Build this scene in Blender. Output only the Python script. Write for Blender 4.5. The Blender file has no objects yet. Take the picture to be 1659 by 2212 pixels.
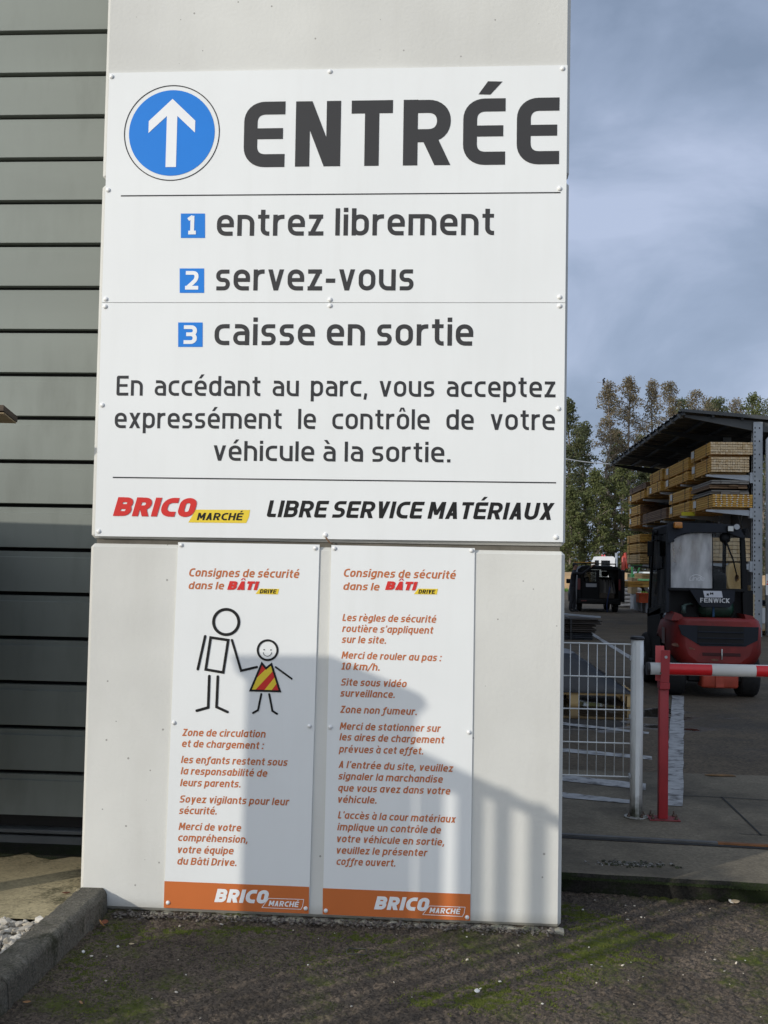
import bpy, bmesh, math, random
import numpy as np
from mathutils import Vector, Matrix
from mathutils.geometry import delaunay_2d_cdt
random.seed(7); rng = np.random.default_rng(7)
S = bpy.context.scene
COL = S.collection

# ------------------------------------------------------------------ camera
FPX, CX, CY = 2450.0, 829.5, 1106.0
_up = Vector((935, -49906, FPX)).normalized()
_rt = -Vector((-33830, -378, FPX)).normalized()
_rt = (_rt - _up * _rt.dot(_up)).normalized()
_fw = _up.cross(_rt)
if _fw.z < 0: _fw = -_fw
RM = Matrix((_rt, _fw, _up))              # photo camera axes (right, down, forward) -> world
CAM = Vector((0, -5.15, 1.6))
cd = bpy.data.cameras.new("camera"); cam = bpy.data.objects.new("camera", cd); COL.objects.link(cam)
cd.sensor_fit = 'HORIZONTAL'; cd.sensor_width = 36; cd.lens = 36 * FPX / 1659
cd.clip_start = 0.05; cd.clip_end = 2000
M4 = (RM @ Matrix(((1, 0, 0), (0, -1, 0), (0, 0, -1)))).to_4x4(); M4.translation = CAM
cam.matrix_world = M4
S.camera = cam
S.render.resolution_x, S.render.resolution_y = 768, 1024

# ------------------------------------------------------------------ sky, sun, exposure
SUN_EL, SUN_AZ = math.radians(18.4), math.radians(45)      # sun stands behind the camera, to the left
SK = math.tan(SUN_EL) / math.cos(SUN_AZ)                   # height gained per metre of Y
sun_to = Vector((-math.cos(SUN_EL) * math.sin(SUN_AZ), -math.cos(SUN_EL) * math.cos(SUN_AZ), math.sin(SUN_EL)))
W = bpy.data.worlds.new("World"); S.world = W; W.use_nodes = True
nt = W.node_tree; nt.nodes.clear()
def N(tree, typ, **kw):
    n = tree.nodes.new(typ)
    for k, v in kw.items(): setattr(n, k, v)
    return n
def MATH(tree, op, a, b=None, clamp=False):
    n = N(tree, 'ShaderNodeMath', operation=op, use_clamp=clamp)
    for i, v in enumerate((a, b)):
        if v is None: continue
        if hasattr(v, 'links'): tree.links.new(v, n.inputs[i])
        else: n.inputs[i].default_value = v
    return n.outputs[0]
def RAMP(tree, fac, stops):
    n = N(tree, 'ShaderNodeValToRGB'); tree.links.new(fac, n.inputs[0])
    while len(n.color_ramp.elements) < len(stops): n.color_ramp.elements.new(0.5)
    for e, (p, c) in zip(n.color_ramp.elements, stops):
        e.position = p; e.color = (c if len(c) == 4 else (*c, 1))
    return n.outputs[0]
def MIX(tree, fac, a, b, blend='MIX'):
    n = N(tree, 'ShaderNodeMix', data_type='RGBA', blend_type=blend)
    for s, v in ((n.inputs[0], fac), (n.inputs[6], a), (n.inputs[7], b)):
        if hasattr(v, 'links'): tree.links.new(v, s)
        elif s == n.inputs[0]: s.default_value = v
        else: s.default_value = (v if len(v) == 4 else (*v, 1))
    return n.outputs[2]
SKY_STRENGTH = 0.1
out = N(nt, 'ShaderNodeOutputWorld'); bg = N(nt, 'ShaderNodeBackground'); bg.inputs[1].default_value = SKY_STRENGTH
sky = N(nt, 'ShaderNodeTexSky', sky_type='NISHITA', sun_disc=False)
sky.sun_elevation = SUN_EL; sky.sun_rotation = math.atan2(sun_to.x, sun_to.y)
tc = N(nt, 'ShaderNodeTexCoord')
mp = N(nt, 'ShaderNodeMapping'); mp.inputs['Scale'].default_value = (2.9, 2.9, 4.8); nt.links.new(tc.outputs['Generated'], mp.inputs[0])
n1 = N(nt, 'ShaderNodeTexNoise'); n1.inputs['Scale'].default_value = 1.5; n1.inputs['Detail'].default_value = 7; n1.inputs['Roughness'].default_value = .52
n1.inputs['Distortion'].default_value = .35
nt.links.new(mp.outputs[0], n1.inputs['Vector'])
cl = RAMP(nt, n1.outputs[0], [(.38, (2.45, 3.15, 4.45)), (.54, (3.45, 4.25, 5.85)), (.68, (5.0, 5.8, 7.7))])
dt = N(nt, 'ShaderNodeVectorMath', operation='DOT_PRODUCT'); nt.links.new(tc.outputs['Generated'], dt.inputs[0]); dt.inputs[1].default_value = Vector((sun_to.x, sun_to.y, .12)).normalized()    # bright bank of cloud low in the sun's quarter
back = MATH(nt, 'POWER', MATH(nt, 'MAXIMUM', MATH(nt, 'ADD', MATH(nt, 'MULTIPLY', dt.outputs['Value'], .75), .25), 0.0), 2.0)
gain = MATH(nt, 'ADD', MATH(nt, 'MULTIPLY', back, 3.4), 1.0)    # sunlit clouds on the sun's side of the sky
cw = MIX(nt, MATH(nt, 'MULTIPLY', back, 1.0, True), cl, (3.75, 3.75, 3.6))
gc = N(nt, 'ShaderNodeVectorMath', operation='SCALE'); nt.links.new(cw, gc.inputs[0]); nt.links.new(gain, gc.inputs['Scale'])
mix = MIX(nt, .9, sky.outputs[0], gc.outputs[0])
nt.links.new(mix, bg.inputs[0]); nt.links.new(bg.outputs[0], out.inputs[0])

sl = bpy.data.lights.new("sun", 'SUN'); so = bpy.data.objects.new("sun", sl); COL.objects.link(so)
sl.energy = 2.32; sl.angle = math.radians(.53); sl.color = (1, .94, .84)
so.rotation_euler = sun_to.to_track_quat('Z', 'Y').to_euler()
S.view_settings.view_transform = 'Standard'; S.view_settings.look = 'None'; S.view_settings.exposure = 0; S.view_settings.gamma = 1
S.render.engine = 'CYCLES'

# ------------------------------------------------------------------ pixel -> place
def ray(px, py): return RM @ Vector((px - CX, py - CY, FPX))
def at(px, py, Y=0.0):
    r = ray(px, py); return CAM + r * ((Y - CAM.y) / r.y)
def gz(px, py, Z=0.0):
    r = ray(px, py); return CAM + r * ((Z - CAM.z) / r.z)

# ------------------------------------------------------------------ tags, meshes
def tag(o, label=None, cat=None, group=None, kind=None):
    if label: o['label'] = label
    if cat: o['category'] = cat
    if group: o['group'] = group
    if kind: o['kind'] = kind
    return o
def empty(name, loc, label, cat, group=None, rz=0):
    o = bpy.data.objects.new(name, None); COL.objects.link(o); o.empty_display_size = .1
    o.location = loc; o.rotation_euler = (0, 0, rz)
    return tag(o, label, cat, group)
def copy_tree(o, parent=None):
    c = o.copy(); COL.objects.link(c); c.parent = parent
    for ch in o.children: copy_tree(ch, c)
    return c
class B:
    """collects shapes, then links them as one mesh object"""
    def __init__(s): s.bm = bmesh.new(); s.mi = 0
    def _f(s, vs, sm=False):
        try: f = s.bm.faces.new(vs)
        except ValueError: return
        f.material_index = s.mi; f.smooth = sm; return f
    def poly(s, pts): return s._f([s.bm.verts.new(p) for p in pts])
    def box(s, x0, x1, y0, y1, z0, z1, bev=0, seg=1, mat=None):
        b = bmesh.new()
        vs = [b.verts.new((x, y, z)) for x in (x0, x1) for y in (y0, y1) for z in (z0, z1)]
        for q in ((0, 1, 3, 2), (4, 6, 7, 5), (0, 4, 5, 1), (2, 3, 7, 6), (0, 2, 6, 4), (1, 5, 7, 3)): b.faces.new([vs[i] for i in q])
        if bev: bmesh.ops.bevel(b, geom=list(b.edges), offset=bev, segments=seg, affect='EDGES', profile=.5)
        s.add(b, mat, seg > 1); return s
    def add(s, b, mat=None, sm=False):
        bmesh.ops.recalc_face_normals(b, faces=b.faces)
        mp = {}
        for v in b.verts: mp[v] = s.bm.verts.new((mat @ v.co) if mat else v.co)
        for f in b.faces: s._f([mp[v] for v in f.verts], sm)
        b.free(); return s
    def tube(s, pts, r, n=10, cap=True):
        pts = [Vector(p) for p in pts]; rs = r if isinstance(r, (list, tuple)) else [r] * len(pts)
        rings = []; prev = None
        for i, p in enumerate(pts):
            t = (pts[min(i + 1, len(pts) - 1)] - pts[max(i - 1, 0)]).normalized()
            a = prev if prev else (Vector((0, 0, 1)) if abs(t.z) < .9 else Vector((1, 0, 0)))
            a = (a - t * a.dot(t)).normalized(); prev = a; b_ = t.cross(a)
            rings.append([s.bm.verts.new(p + (a * math.cos(2 * math.pi * k / n) + b_ * math.sin(2 * math.pi * k / n)) * rs[i]) for k in range(n)])
        for i in range(len(rings) - 1):
            for k in range(n): s._f([rings[i][k], rings[i][(k + 1) % n], rings[i + 1][(k + 1) % n], rings[i + 1][k]], n > 5)
        if cap: s._f(rings[0][::-1]); s._f(rings[-1])
        return s
    def prism(s, pts, d):
        """pts: planar 3D outline, d: extrusion vector"""
        pts = [Vector(p) for p in pts]; d = Vector(d)
        b = bmesh.new(); a = [b.verts.new(p) for p in pts]; c = [b.verts.new(p + d) for p in pts]
        n = len(pts); b.faces.new(a[::-1]); b.faces.new(c)
        for i in range(n): b.faces.new([a[i], a[(i + 1) % n], c[(i + 1) % n], c[i]])
        return s.add(b)
    def dome(s, c, r, h, ax=Vector((0, -1, 0)), n=12, k=4):
        u = Vector((1, 0, 0)) if abs(ax.x) < .9 else Vector((0, 1, 0)); v = ax.cross(u); c = Vector(c); prev = None
        for i in range(k + 1):
            a = math.pi / 2 * i / k; rr = r * math.cos(a); hh = h * math.sin(a)
            ring = [s.bm.verts.new(c + ax * hh + (u * math.cos(t) + v * math.sin(t)) * max(rr, 1e-5)) for t in [2 * math.pi * j / n for j in range(n)]]
            if prev:
                for j in range(n): s._f([prev[j], prev[(j + 1) % n], ring[(j + 1) % n], ring[j]], True)
            prev = ring
        s._f(prev); return s
    def build(s, name, mat, parent=None, loc=None, recalc=True):
        if recalc: bmesh.ops.recalc_face_normals(s.bm, faces=s.bm.faces)
        m = bpy.data.meshes.new(name); s.bm.to_mesh(m); s.bm.free()
        for x in (mat if isinstance(mat, (list, tuple)) else [mat]): m.materials.append(x)
        o = bpy.data.objects.new(name, m); COL.objects.link(o)
        if parent: o.parent = parent
        if loc: o.location = loc
        return o
def npmesh(name, verts, faces, mat, parent=None, smooth=False):
    """fast mesh from numpy arrays; faces (n,3) or (n,4)"""
    m = bpy.data.meshes.new(name); k = faces.shape[1]
    m.vertices.add(len(verts)); m.vertices.foreach_set('co', np.asarray(verts, np.float32).ravel())
    m.loops.add(faces.size); m.loops.foreach_set('vertex_index', np.asarray(faces, np.int32).ravel())
    m.polygons.add(len(faces)); m.polygons.foreach_set('loop_start', np.arange(0, faces.size, k, dtype=np.int32))
    m.polygons.foreach_set('use_smooth', np.full(len(faces), smooth))
    m.update(calc_edges=True); m.validate(); m.materials.append(mat)
    o = bpy.data.objects.new(name, m); COL.objects.link(o)
    if parent: o.parent = parent
    return o

# ------------------------------------------------------------------ materials
def mat(name, col, rough=.6, var=.12, scale=6., metal=0., bump=0., bscale=40., spec=.5, coat=0., island=None, dirt=None, stretch=None):
    m = bpy.data.materials.new(name); m.use_nodes = True; t = m.node_tree
    p = t.nodes['Principled BSDF']; p.inputs['Roughness'].default_value = rough; p.inputs['Metallic'].default_value = metal
    p.inputs['Specular IOR Level'].default_value = spec; p.inputs['Coat Weight'].default_value = coat
    co = N(t, 'ShaderNodeTexCoord').outputs['Object']
    if stretch:
        mpn = N(t, 'ShaderNodeMapping'); mpn.inputs['Scale'].default_value = stretch; t.links.new(co, mpn.inputs[0]); co = mpn.outputs[0]
    nz = N(t, 'ShaderNodeTexNoise'); nz.inputs['Scale'].default_value = scale; nz.inputs['Detail'].default_value = 6; t.links.new(co, nz.inputs['Vector'])
    lo = tuple(c * (1 - var) for c in col); hi = tuple(min(1, c * (1 + var)) for c in col)
    c = RAMP(t, nz.outputs[0], [(.3, lo), (.7, hi)])
    if island:                                    # each separate piece of the mesh gets its own tone
        g = N(t, 'ShaderNodeNewGeometry'); r = RAMP(t, g.outputs['Random Per Island'], [(i / (len(island) - 1), x) for i, x in enumerate(island)])
        c = MIX(t, .75, c, r)
    if dirt:
        dc, dscale, dthr = dirt
        n2 = N(t, 'ShaderNodeTexNoise'); n2.inputs['Scale'].default_value = dscale; n2.inputs['Detail'].default_value = 8; n2.inputs['Roughness'].default_value = .65; t.links.new(co, n2.inputs['Vector'])
        f = RAMP(t, n2.outputs[0], [(dthr, (0, 0, 0)), (min(1, dthr + .16), (1, 1, 1))])
        c = MIX(t, f, c, dc)
    t.links.new(c, p.inputs['Base Color'])
    if bump:
        n3 = N(t, 'ShaderNodeTexNoise'); n3.inputs['Scale'].default_value = bscale; n3.inputs['Detail'].default_value = 5; t.links.new(co, n3.inputs['Vector'])
        b = N(t, 'ShaderNodeBump'); b.inputs['Strength'].default_value = bump; b.inputs['Distance'].default_value = .01
        t.links.new(n3.outputs[0], b.inputs['Height']); t.links.new(b.outputs[0], p.inputs['Normal'])
    return m
def ink(name, col, rough=.55): return mat(name, col, rough, .04, 3, spec=.22)
M = {}
M['panel'] = mat('sign_white', (.77, .785, .775), .38, .02, 2.5, spec=.4)
M['dark'] = ink('ink_dark', (.034, .035, .038)); M['grey'] = ink('ink_grey', (.042, .042, .044))
M['blue'] = ink('ink_blue', (.016, .20, .66)); M['white'] = ink('ink_white', (.82, .83, .83))
M['red'] = ink('ink_red', (.62, .035, .03)); M['yellow'] = ink('ink_yellow', (.78, .58, .05))
M['orange'] = ink('ink_orange', (.56, .155, .042)); M['orange_text'] = ink('ink_orange_text', (.50, .155, .055)); M['black'] = ink('ink_black', (.012, .012, .012))
def streaks(m, col, amt, sx=14., sz=.9):
    t = m.node_tree; p = t.nodes['Principled BSDF']; src = p.inputs['Base Color'].links[0].from_socket
    co = [n for n in t.nodes if n.type == 'TEX_COORD'][0].outputs['Object']; q = N(t, 'ShaderNodeMapping'); q.inputs['Scale'].default_value = (sx, sx, sz); t.links.new(co, q.inputs[0])
    n = N(t, 'ShaderNodeTexNoise'); n.inputs['Scale'].default_value = 1.0; n.inputs['Detail'].default_value = 7; n.inputs['Roughness'].default_value = .6; t.links.new(q.outputs[0], n.inputs['Vector'])
    n2 = N(t, 'ShaderNodeTexNoise'); n2.inputs['Scale'].default_value = 1.4; n2.inputs['Detail'].default_value = 4; t.links.new(co, n2.inputs['Vector'])
    f = MATH(t, 'MULTIPLY', RAMP(t, n.outputs[0], [(.48, (0, 0, 0)), (.75, (amt,) * 3)]), RAMP(t, n2.outputs[0], [(.35, (.2,) * 3), (.65, (1,) * 3)]))
    t.links.new(MIX(t, f, src, col), p.inputs['Base Color'])
streaks(M['panel'], (.52, .51, .46), .10)
M['rivet'] = mat('rivet_white', (.78, .78, .76), .35, .05, 20)

def concrete_mat():
    m = mat('concrete_pale', (.64, .638, .598), .8, .07, 1.6, bump=.12, bscale=60)
    t = m.node_tree; p = t.nodes['Principled BSDF']; src = p.inputs['Base Color'].links[0].from_socket
    co = [n for n in t.nodes if n.type == 'TEX_COORD'][0].outputs['Object']
    v = N(t, 'ShaderNodeTexVoronoi'); v.inputs['Scale'].default_value = 19; v.inputs['Randomness'].default_value = 1; t.links.new(co, v.inputs['Vector'])
    sel = N(t, 'ShaderNodeSeparateColor'); t.links.new(v.outputs['Color'], sel.inputs[0])
    size = MATH(t, 'MULTIPLY', MATH(t, 'MAXIMUM', MATH(t, 'SUBTRACT', sel.outputs[0], .52), 0.), .22)   # air holes of different sizes, only in some cells
    hole = MATH(t, 'LESS_THAN', v.outputs['Distance'], size)
    c = MIX(t, MATH(t, 'MULTIPLY', hole, .7), src, (.17, .16, .14))
    n4 = N(t, 'ShaderNodeTexNoise'); n4.inputs['Scale'].default_value = .9; n4.inputs['Detail'].default_value = 4; t.links.new(co, n4.inputs['Vector'])
    c = MIX(t, RAMP(t, n4.outputs[0], [(.42, (0, 0, 0)), (.7, (.35, .35, .35))]), c, (.46, .455, .43))
    # damp, dirty foot of the wall
    sx = N(t, 'ShaderNodeSeparateXYZ'); t.links.new(co, sx.inputs[0])
    zz = MATH(t, 'ADD', sx.outputs[2], MATH(t, 'MULTIPLY', n4.outputs[0], .10))
    c = MIX(t, RAMP(t, zz, [(.05, (.75, .75, .75)), (.13, (0, 0, 0))]), c, (.22, .20, .15))
    t.links.new(c, p.inputs['Base Color']); return m
M['concrete'] = concrete_mat()
streaks(M['concrete'], (.36, .345, .29), .20, 5., .8)
M['footing'] = mat('concrete_foot', (.30, .28, .22), .9, .3, 9, bump=.6, bscale=50, dirt=((.10, .11, .05), 5, .52))
M['clad'] = mat('cladding_grey', (.262, .284, .258), .55, .06, 1.2, spec=.06, stretch=(.4, 1, 2))
streaks(M['clad'], (.17, .18, .16), .5, 6., 1.5)
M['gap'] = mat('gap_black', (.01, .01, .01), .8)
def ground_mat(name, base, var, moss, mthr, mscale, grit=.35, bump=.5, gscale=90, puddle=None, stain=None):
    m = bpy.data.materials.new(name); m.use_nodes = True; t = m.node_tree; p = t.nodes['Principled BSDF']
    co = N(t, 'ShaderNodeTexCoord').outputs['Object']
    def noise(s, d=6, r=.6):
        n = N(t, 'ShaderNodeTexNoise'); n.inputs['Scale'].default_value = s; n.inputs['Detail'].default_value = d; n.inputs['Roughness'].default_value = r
        t.links.new(co, n.inputs['Vector']); return n.outputs[0]
    big = noise(1.3); fine = noise(gscale, 3, .7)
    c = RAMP(t, big, [(.3, tuple(x * (1 - var) for x in base)), (.7, tuple(x * (1 + var) for x in base))])
    v = N(t, 'ShaderNodeTexVoronoi'); v.inputs['Scale'].default_value = gscale * 1.4; t.links.new(co, v.inputs['Vector'])
    hs = N(t, 'ShaderNodeSeparateColor'); t.links.new(v.outputs['Color'], hs.inputs[0])
    c = MIX(t, 1., c, RAMP(t, hs.outputs[0], [(0, (1 - grit,) * 3), (.8, (1 + grit * .5,) * 3), (1, (1 + grit * 1.0, 1 + grit * .95, 1 + grit * .85))]), 'MULTIPLY')
    if stain:
        c = MIX(t, RAMP(t, noise(stain[2], 7, .62), [(stain[1], (0, 0, 0)), (stain[1] + .2, (.8, .8, .8))]), c, stain[0])
    if moss:
        mm = MATH(t, 'ADD', MATH(t, 'MULTIPLY', noise(mscale, 8, .7), .75), MATH(t, 'MULTIPLY', fine, .25))
        f = RAMP(t, mm, [(mthr, (0, 0, 0)), (mthr + .10, (.9, .9, .9))])
        c = MIX(t, f, c, MIX(t, noise(9), tuple(x * .45 for x in moss), tuple(x * 1.5 for x in moss)))
    p.inputs['Roughness'].default_value = .92; p.inputs['Specular IOR Level'].default_value = .3
    if puddle:
        thr, psc, loc, rad = puddle                # wet hollow near loc
        d = N(t, 'ShaderNodeVectorMath', operation='DISTANCE'); t.links.new(co, d.inputs[0]); d.inputs[1].default_value = loc
        w = MATH(t, 'ADD', MATH(t, 'MULTIPLY', MATH(t, 'SUBTRACT', 1., MATH(t, 'DIVIDE', d.outputs['Value'], rad)), 1.), MATH(t, 'MULTIPLY', MATH(t, 'SUBTRACT', noise(psc, 5, .55), .5), 1.5))
        wet = RAMP(t, w, [(thr, (0, 0, 0)), (thr + .12, (1, 1, 1))])
        c = MIX(t, MATH(t, 'MULTIPLY', wet, .65), c, (.012, .012, .012))
        t.links.new(RAMP(t, wet, [(0, (.92,) * 3), (.6, (.35,) * 3), (1, (.03,) * 3)]), p.inputs['Roughness'])
        t.links.new(MATH(t, 'ADD', MATH(t, 'MULTIPLY', wet, .4), .3), p.inputs['Specular IOR Level'])
    t.links.new(c, p.inputs['Base Color'])
    b = N(t, 'ShaderNodeBump'); b.inputs['Strength'].default_value = bump; b.inputs['Distance'].default_value = .006
    hgt = MATH(t, 'ADD', fine, MATH(t, 'MULTIPLY', hs.outputs[0], .6))
    if puddle: hgt = MATH(t, 'MULTIPLY', hgt, MATH(t, 'SUBTRACT', 1., wet))
    t.links.new(hgt, b.inputs['Height']); t.links.new(b.outputs[0], p.inputs['Normal'])
    return m
M['asphalt'] = ground_mat('asphalt_old', (.092, .072, .054), .35, (.062, .078, .008), .515, 2.3, grit=.6, bump=.9, stain=((.030, .024, .017), .50, 1.7))
M['yard'] = ground_mat('yard_asphalt', (.108, .084, .055), .25, None, 0, 0, grit=.35, bump=.5, gscale=40, puddle=(.36, .9, (.95, 7.1, .1), 2.25), stain=((.04, .04, .04), .52, .5))
M['apron'] = ground_mat('apron_concrete', (.185, .158, .112), .3, (.03, .036, .01), .66, 1.6, grit=.2, bump=.4, gscale=60, stain=((.055, .048, .036), .45, 1.1))
M['terrace'] = ground_mat('terrace_concrete', (.34, .285, .17), .4, (.035, .036, .014), .50, 2.0, grit=.15, bump=.4, gscale=60)
M['mossface'] = ground_mat('mossy_edge', (.028, .026, .022), .3, (.016, .026, .005), .45, 4, grit=.4, bump=1.)
M['earth'] = ground_mat('far_ground', (.16, .14, .11), .25, (.05, .07, .02), .6, .05, grit=.1, bump=.2, gscale=8)
M['kerb'] = ground_mat('kerb_concrete', (.135, .125, .10), .45, (.035, .036, .018), .52, 5, grit=.35, bump=.9, gscale=110, stain=((.33, .31, .26), .60, 11))
M['paint'] = mat('road_paint', (.40, .40, .39), .8, .2, 12, bump=.3, dirt=((.09, .085, .08), 9, .49))

# ------------------------------------------------------------------ lettering: stroke alphabet
def rounded(pts, closed=False):
    """(x, y[, r]) points -> polyline with rounded corners"""
    n = len(pts); o = []
    for i, p in enumerate(pts):
        r = p[2] if len(p) > 2 else 0; c = Vector(p[:2])
        if r <= 0 or (not closed and i in (0, n - 1)): o.append(c); continue
        a = Vector(pts[(i - 1) % n][:2]); b = Vector(pts[(i + 1) % n][:2])
        da = a - c; db = b - c; rr = min(r, da.length * .5 if (closed or (i - 1) % n not in (0,)) else da.length, db.length * .5 if (closed or i + 1 != n - 1) else db.length)
        pa = c + da.normalized() * rr; pb = c + db.normalized() * rr
        for k in range(9):
            t = k / 8; q = pa * (1 - t) ** 3 + (pa.lerp(c, .60)) * 3 * t * (1 - t) ** 2 + (pb.lerp(c, .60)) * 3 * t * t * (1 - t) + pb * t ** 3
            o.append(q)
    q = [o[0]]
    for p in o[1:]:
        if (p - q[-1]).length > .004: q.append(p)
    if closed and (q[0] - q[-1]).length < .004: q.pop()
    return q
def stroke_polys(line, w, closed=False):
    h = w / 2; L = line + ([line[0]] if closed else []); P = []
    for a, b in zip(L, L[1:]):
        d = (b - a)
        if d.length < 1e-6: continue
        d.normalize(); nn = Vector((-d.y, d.x)) * h
        P.append([a + nn, a - nn, b - nn, b + nn])
    rngi = range(1, len(L) - 1) if not closed else range(0, len(L) - 1)
    for i in rngi:                                     # mitre joins
        a = L[i - 1] if i else L[-2]; c = L[i]; b = L[i + 1]
        d0 = (c - a); d1 = (b - c)
        if d0.length < 1e-6 or d1.length < 1e-6: continue
        d0.normalize(); d1.normalize(); cr = d0.x * d1.y - d0.y * d1.x
        if abs(cr) < 1e-4: continue
        s = -1 if cr > 0 else 1
        n0 = Vector((-d0.y, d0.x)) * h * s; n1 = Vector((-d1.y, d1.x)) * h * s
        mm = (n0 + n1); k = mm.length_squared
        mit = mm * (2 * h * h / k) if k > h * h * .5 else mm * .5
        P.append([c, c + n0, c + mit, c + n1] if s > 0 else [c, c + n1, c + mit, c + n0])
    return P
def clip_y(poly, y0, y1):
    for lim, sg in ((y0, 1), (y1, -1)):
        o = []
        for i, p in enumerate(poly):
            q = poly[(i + 1) % len(poly)]; a = (p.y - lim) * sg; b = (q.y - lim) * sg
            if a >= 0: o.append(p)
            if (a < 0) != (b < 0): o.append(p.lerp(q, a / (a - b)))
        poly = o
        if not poly: return []
    return poly
def union(polys):
    vs = []; fs = []; Q = []
    for p in polys:
        ar = sum(p[i].x * p[(i + 1) % len(p)].y - p[(i + 1) % len(p)].x * p[i].y for i in range(len(p)))
        if abs(ar) < 1e-7: continue
        if ar < 0: p = p[::-1]
        fs.append(list(range(len(vs), len(vs) + len(p)))); vs += p; Q.append(p)
    if not fs: return [], []
    es = [(f[i], f[(i + 1) % len(f)]) for f in fs for i in range(len(f))]
    r = delaunay_2d_cdt(vs, es, [], 0, 1e-5); V = r[0]; keep = []
    bx = [(min(q.x for q in p), max(q.x for q in p), min(q.y for q in p), max(q.y for q in p)) for p in Q]
    for f in r[2]:
        cx = sum(V[i].x for i in f) / len(f); cy = sum(V[i].y for i in f) / len(f)
        for p, (x0, x1, y0, y1) in zip(Q, bx):
            if x0 <= cx <= x1 and y0 <= cy <= y1 and all((p[(i + 1) % len(p)].x - p[i].x) * (cy - p[i].y) - (p[(i + 1) % len(p)].y - p[i].y) * (cx - p[i].x) >= 0 for i in range(len(p))):
                keep.append(f); break
    return V, keep
XH = .775; DS = -.25
def glyph(ch, w, it):
    """returns (polygons, advance); cap height 1"""
    h = w / 2; X = XH; R = .255; r2 = .19; S_ = []; lw = .60 + .45 * (w - .15)
    def st(*p, closed=False, clip=None, ww=None):
        S_.append((rounded(list(p), closed), closed, clip, ww or w))
    base = {'é': ('e', 'a'), 'è': ('e', 'g'), 'ê': ('e', 'c'), 'ô': ('o', 'c'), 'â': ('a', 'c'), 'à': ('a', 'g'), 'É': ('E', 'a'), 'Â': ('A', 'c'), 'Ê': ('E', 'a')}
    if ch in base or ch == '\u00c9R':
        b, k = base[ch]; P, adv = glyph(b, w, it); top = 1.0 if b.isupper() else X; c = adv / 2 - .04
        lo, hi = top + .08 + w * .12, top + .25 + w * .35; k2 = w * .42
        q = Vector
        if k == 'a': P = P + [[q((c - .06, lo)), q((c + k2 * 1.1, lo)), q((c + .16 + k2, hi)), q((c + .10 - k2 * .5, hi))]]
        if k == 'g': P = P + [[q((c + .06, lo)), q((c - k2 * 1.1, lo)), q((c - .16 - k2, hi)), q((c - .10 + k2 * .5, hi))]]
        if k == 'c':
            for s in (1, -1): P = P + [[q((c + s * (.10 + k2), lo)), q((c + s * (.10 + k2 - .1), lo)), q((c - s * .02, hi)), q((c + s * .08, hi))]]
        return P, adv
    if ch == 'ɛ': ch_ = 'ɛ'
    W_ = lw; m = X * .5
    if ch == ' ': return [], .29
    elif ch == 'o': st((h, h, R), (W_ - h, h, R), (W_ - h, X - h, R), (h, X - h, R), closed=True)
    elif ch in 'bdpqg':
        st((h, h, R), (W_ - h, h, R), (W_ - h, X - h, R), (h, X - h, R), closed=True)
        if ch == 'b': st((h, 0), (h, 1))
        if ch == 'd': st((W_ - h, 0), (W_ - h, 1))
        if ch == 'p': st((h, DS), (h, X))
        if ch == 'q': st((W_ - h, DS), (W_ - h, X))
        if ch == 'g': st((W_ - h, X), (W_ - h, DS + h, R), (.06, DS + h))
    elif ch == 'e': st((h, m), (W_ - h, m), ww=w * .9); st((W_ - h, m - w * .45), (W_ - h, X - h, R), (h, X - h, R), (h, h, R), (W_ - .035, h))
    elif ch == 'c': W_ = lw * .88; st((W_, X - h), (h, X - h, R), (h, h, R), (W_, h))
    elif ch == 'a' and it: st((W_ - h, 0), (W_ - h, X)); st((W_ - h, X - h), (h, X - h, R), (h, h, R), (W_ - h, h))
    elif ch == 'a':
        W_ = lw * .96; st((.06, X - h), (W_ - h, X - h, R), (W_ - h, 0)); st((W_ - h, X * .57), (h, X * .57, r2), (h, h, r2), (W_ - h, h), ww=w * .92)
    elif ch == 's': W_ = lw * .86; st((W_ - .03, X - h), (h, X - h, r2), (h, m, r2), (W_ - h, m, r2), (W_ - h, h, r2), (.02, h), ww=w * .95)
    elif ch == 'n': st((h, 0), (h, X)); st((h, X - h), (W_ - h, X - h, R), (W_ - h, 0))
    elif ch == 'h': st((h, 0), (h, 1)); st((h, X - h), (W_ - h, X - h, R), (W_ - h, 0))
    elif ch == 'm': W_ = lw * 1.62; st((h, 0), (h, X)); st((h, X - h), (W_ - h, X - h, R), (W_ - h, 0)); st((W_ / 2, X - h), (W_ / 2, 0))
    elif ch == 'r': W_ = lw * .66; st((h, 0), (h, X)); st((h, X * .55), (h, X - h, R), (W_, X - h))
    elif ch == 'u': st((h, X), (h, h, R), (W_ - h, h)); st((W_ - h, X), (W_ - h, 0))
    elif ch == 't': W_ = lw * .68; c = .10 + h; st((c, .96), (c, h, r2), (W_, h)); st((0, X - h * .9), (W_ - .01, X - h * .9), ww=w * .9)
    elif ch == 'f' and it: W_ = lw * .72; c = .12 + h; st((W_ + .05, 1 - h), (c, 1 - h, r2), (c, DS + h, r2), (-.10, DS + h)); st((0, X - h * .9), (W_ - .02, X - h * .9), ww=w * .9)
    elif ch == 'f': W_ = lw * .68; c = .10 + h; st((W_, 1 - h), (c, 1 - h, r2), (c, 0)); st((0, X - h * .9), (W_ - .02, X - h * .9), ww=w * .9)
    elif ch == 'i': W_ = w; st((h, 0), (h, X)); st((h, X + .085), (h, 1.0 + .02))
    elif ch == 'l': W_ = w; st((h, 0), (h, 1))
    elif ch in 'vy':
        W_ = lw * .98; st((W_ / 2 - (W_ / 2 - h * 1.15) * 1.25, X * 1.25), (W_ / 2, 0)) if False else None
        a = h * 1.1; c = W_ / 2
        st((a - (c - a) * .2, X * 1.2), (c, 0), (W_ - a + (c - a) * .2, X * 1.2), clip=(0, X))
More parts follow.
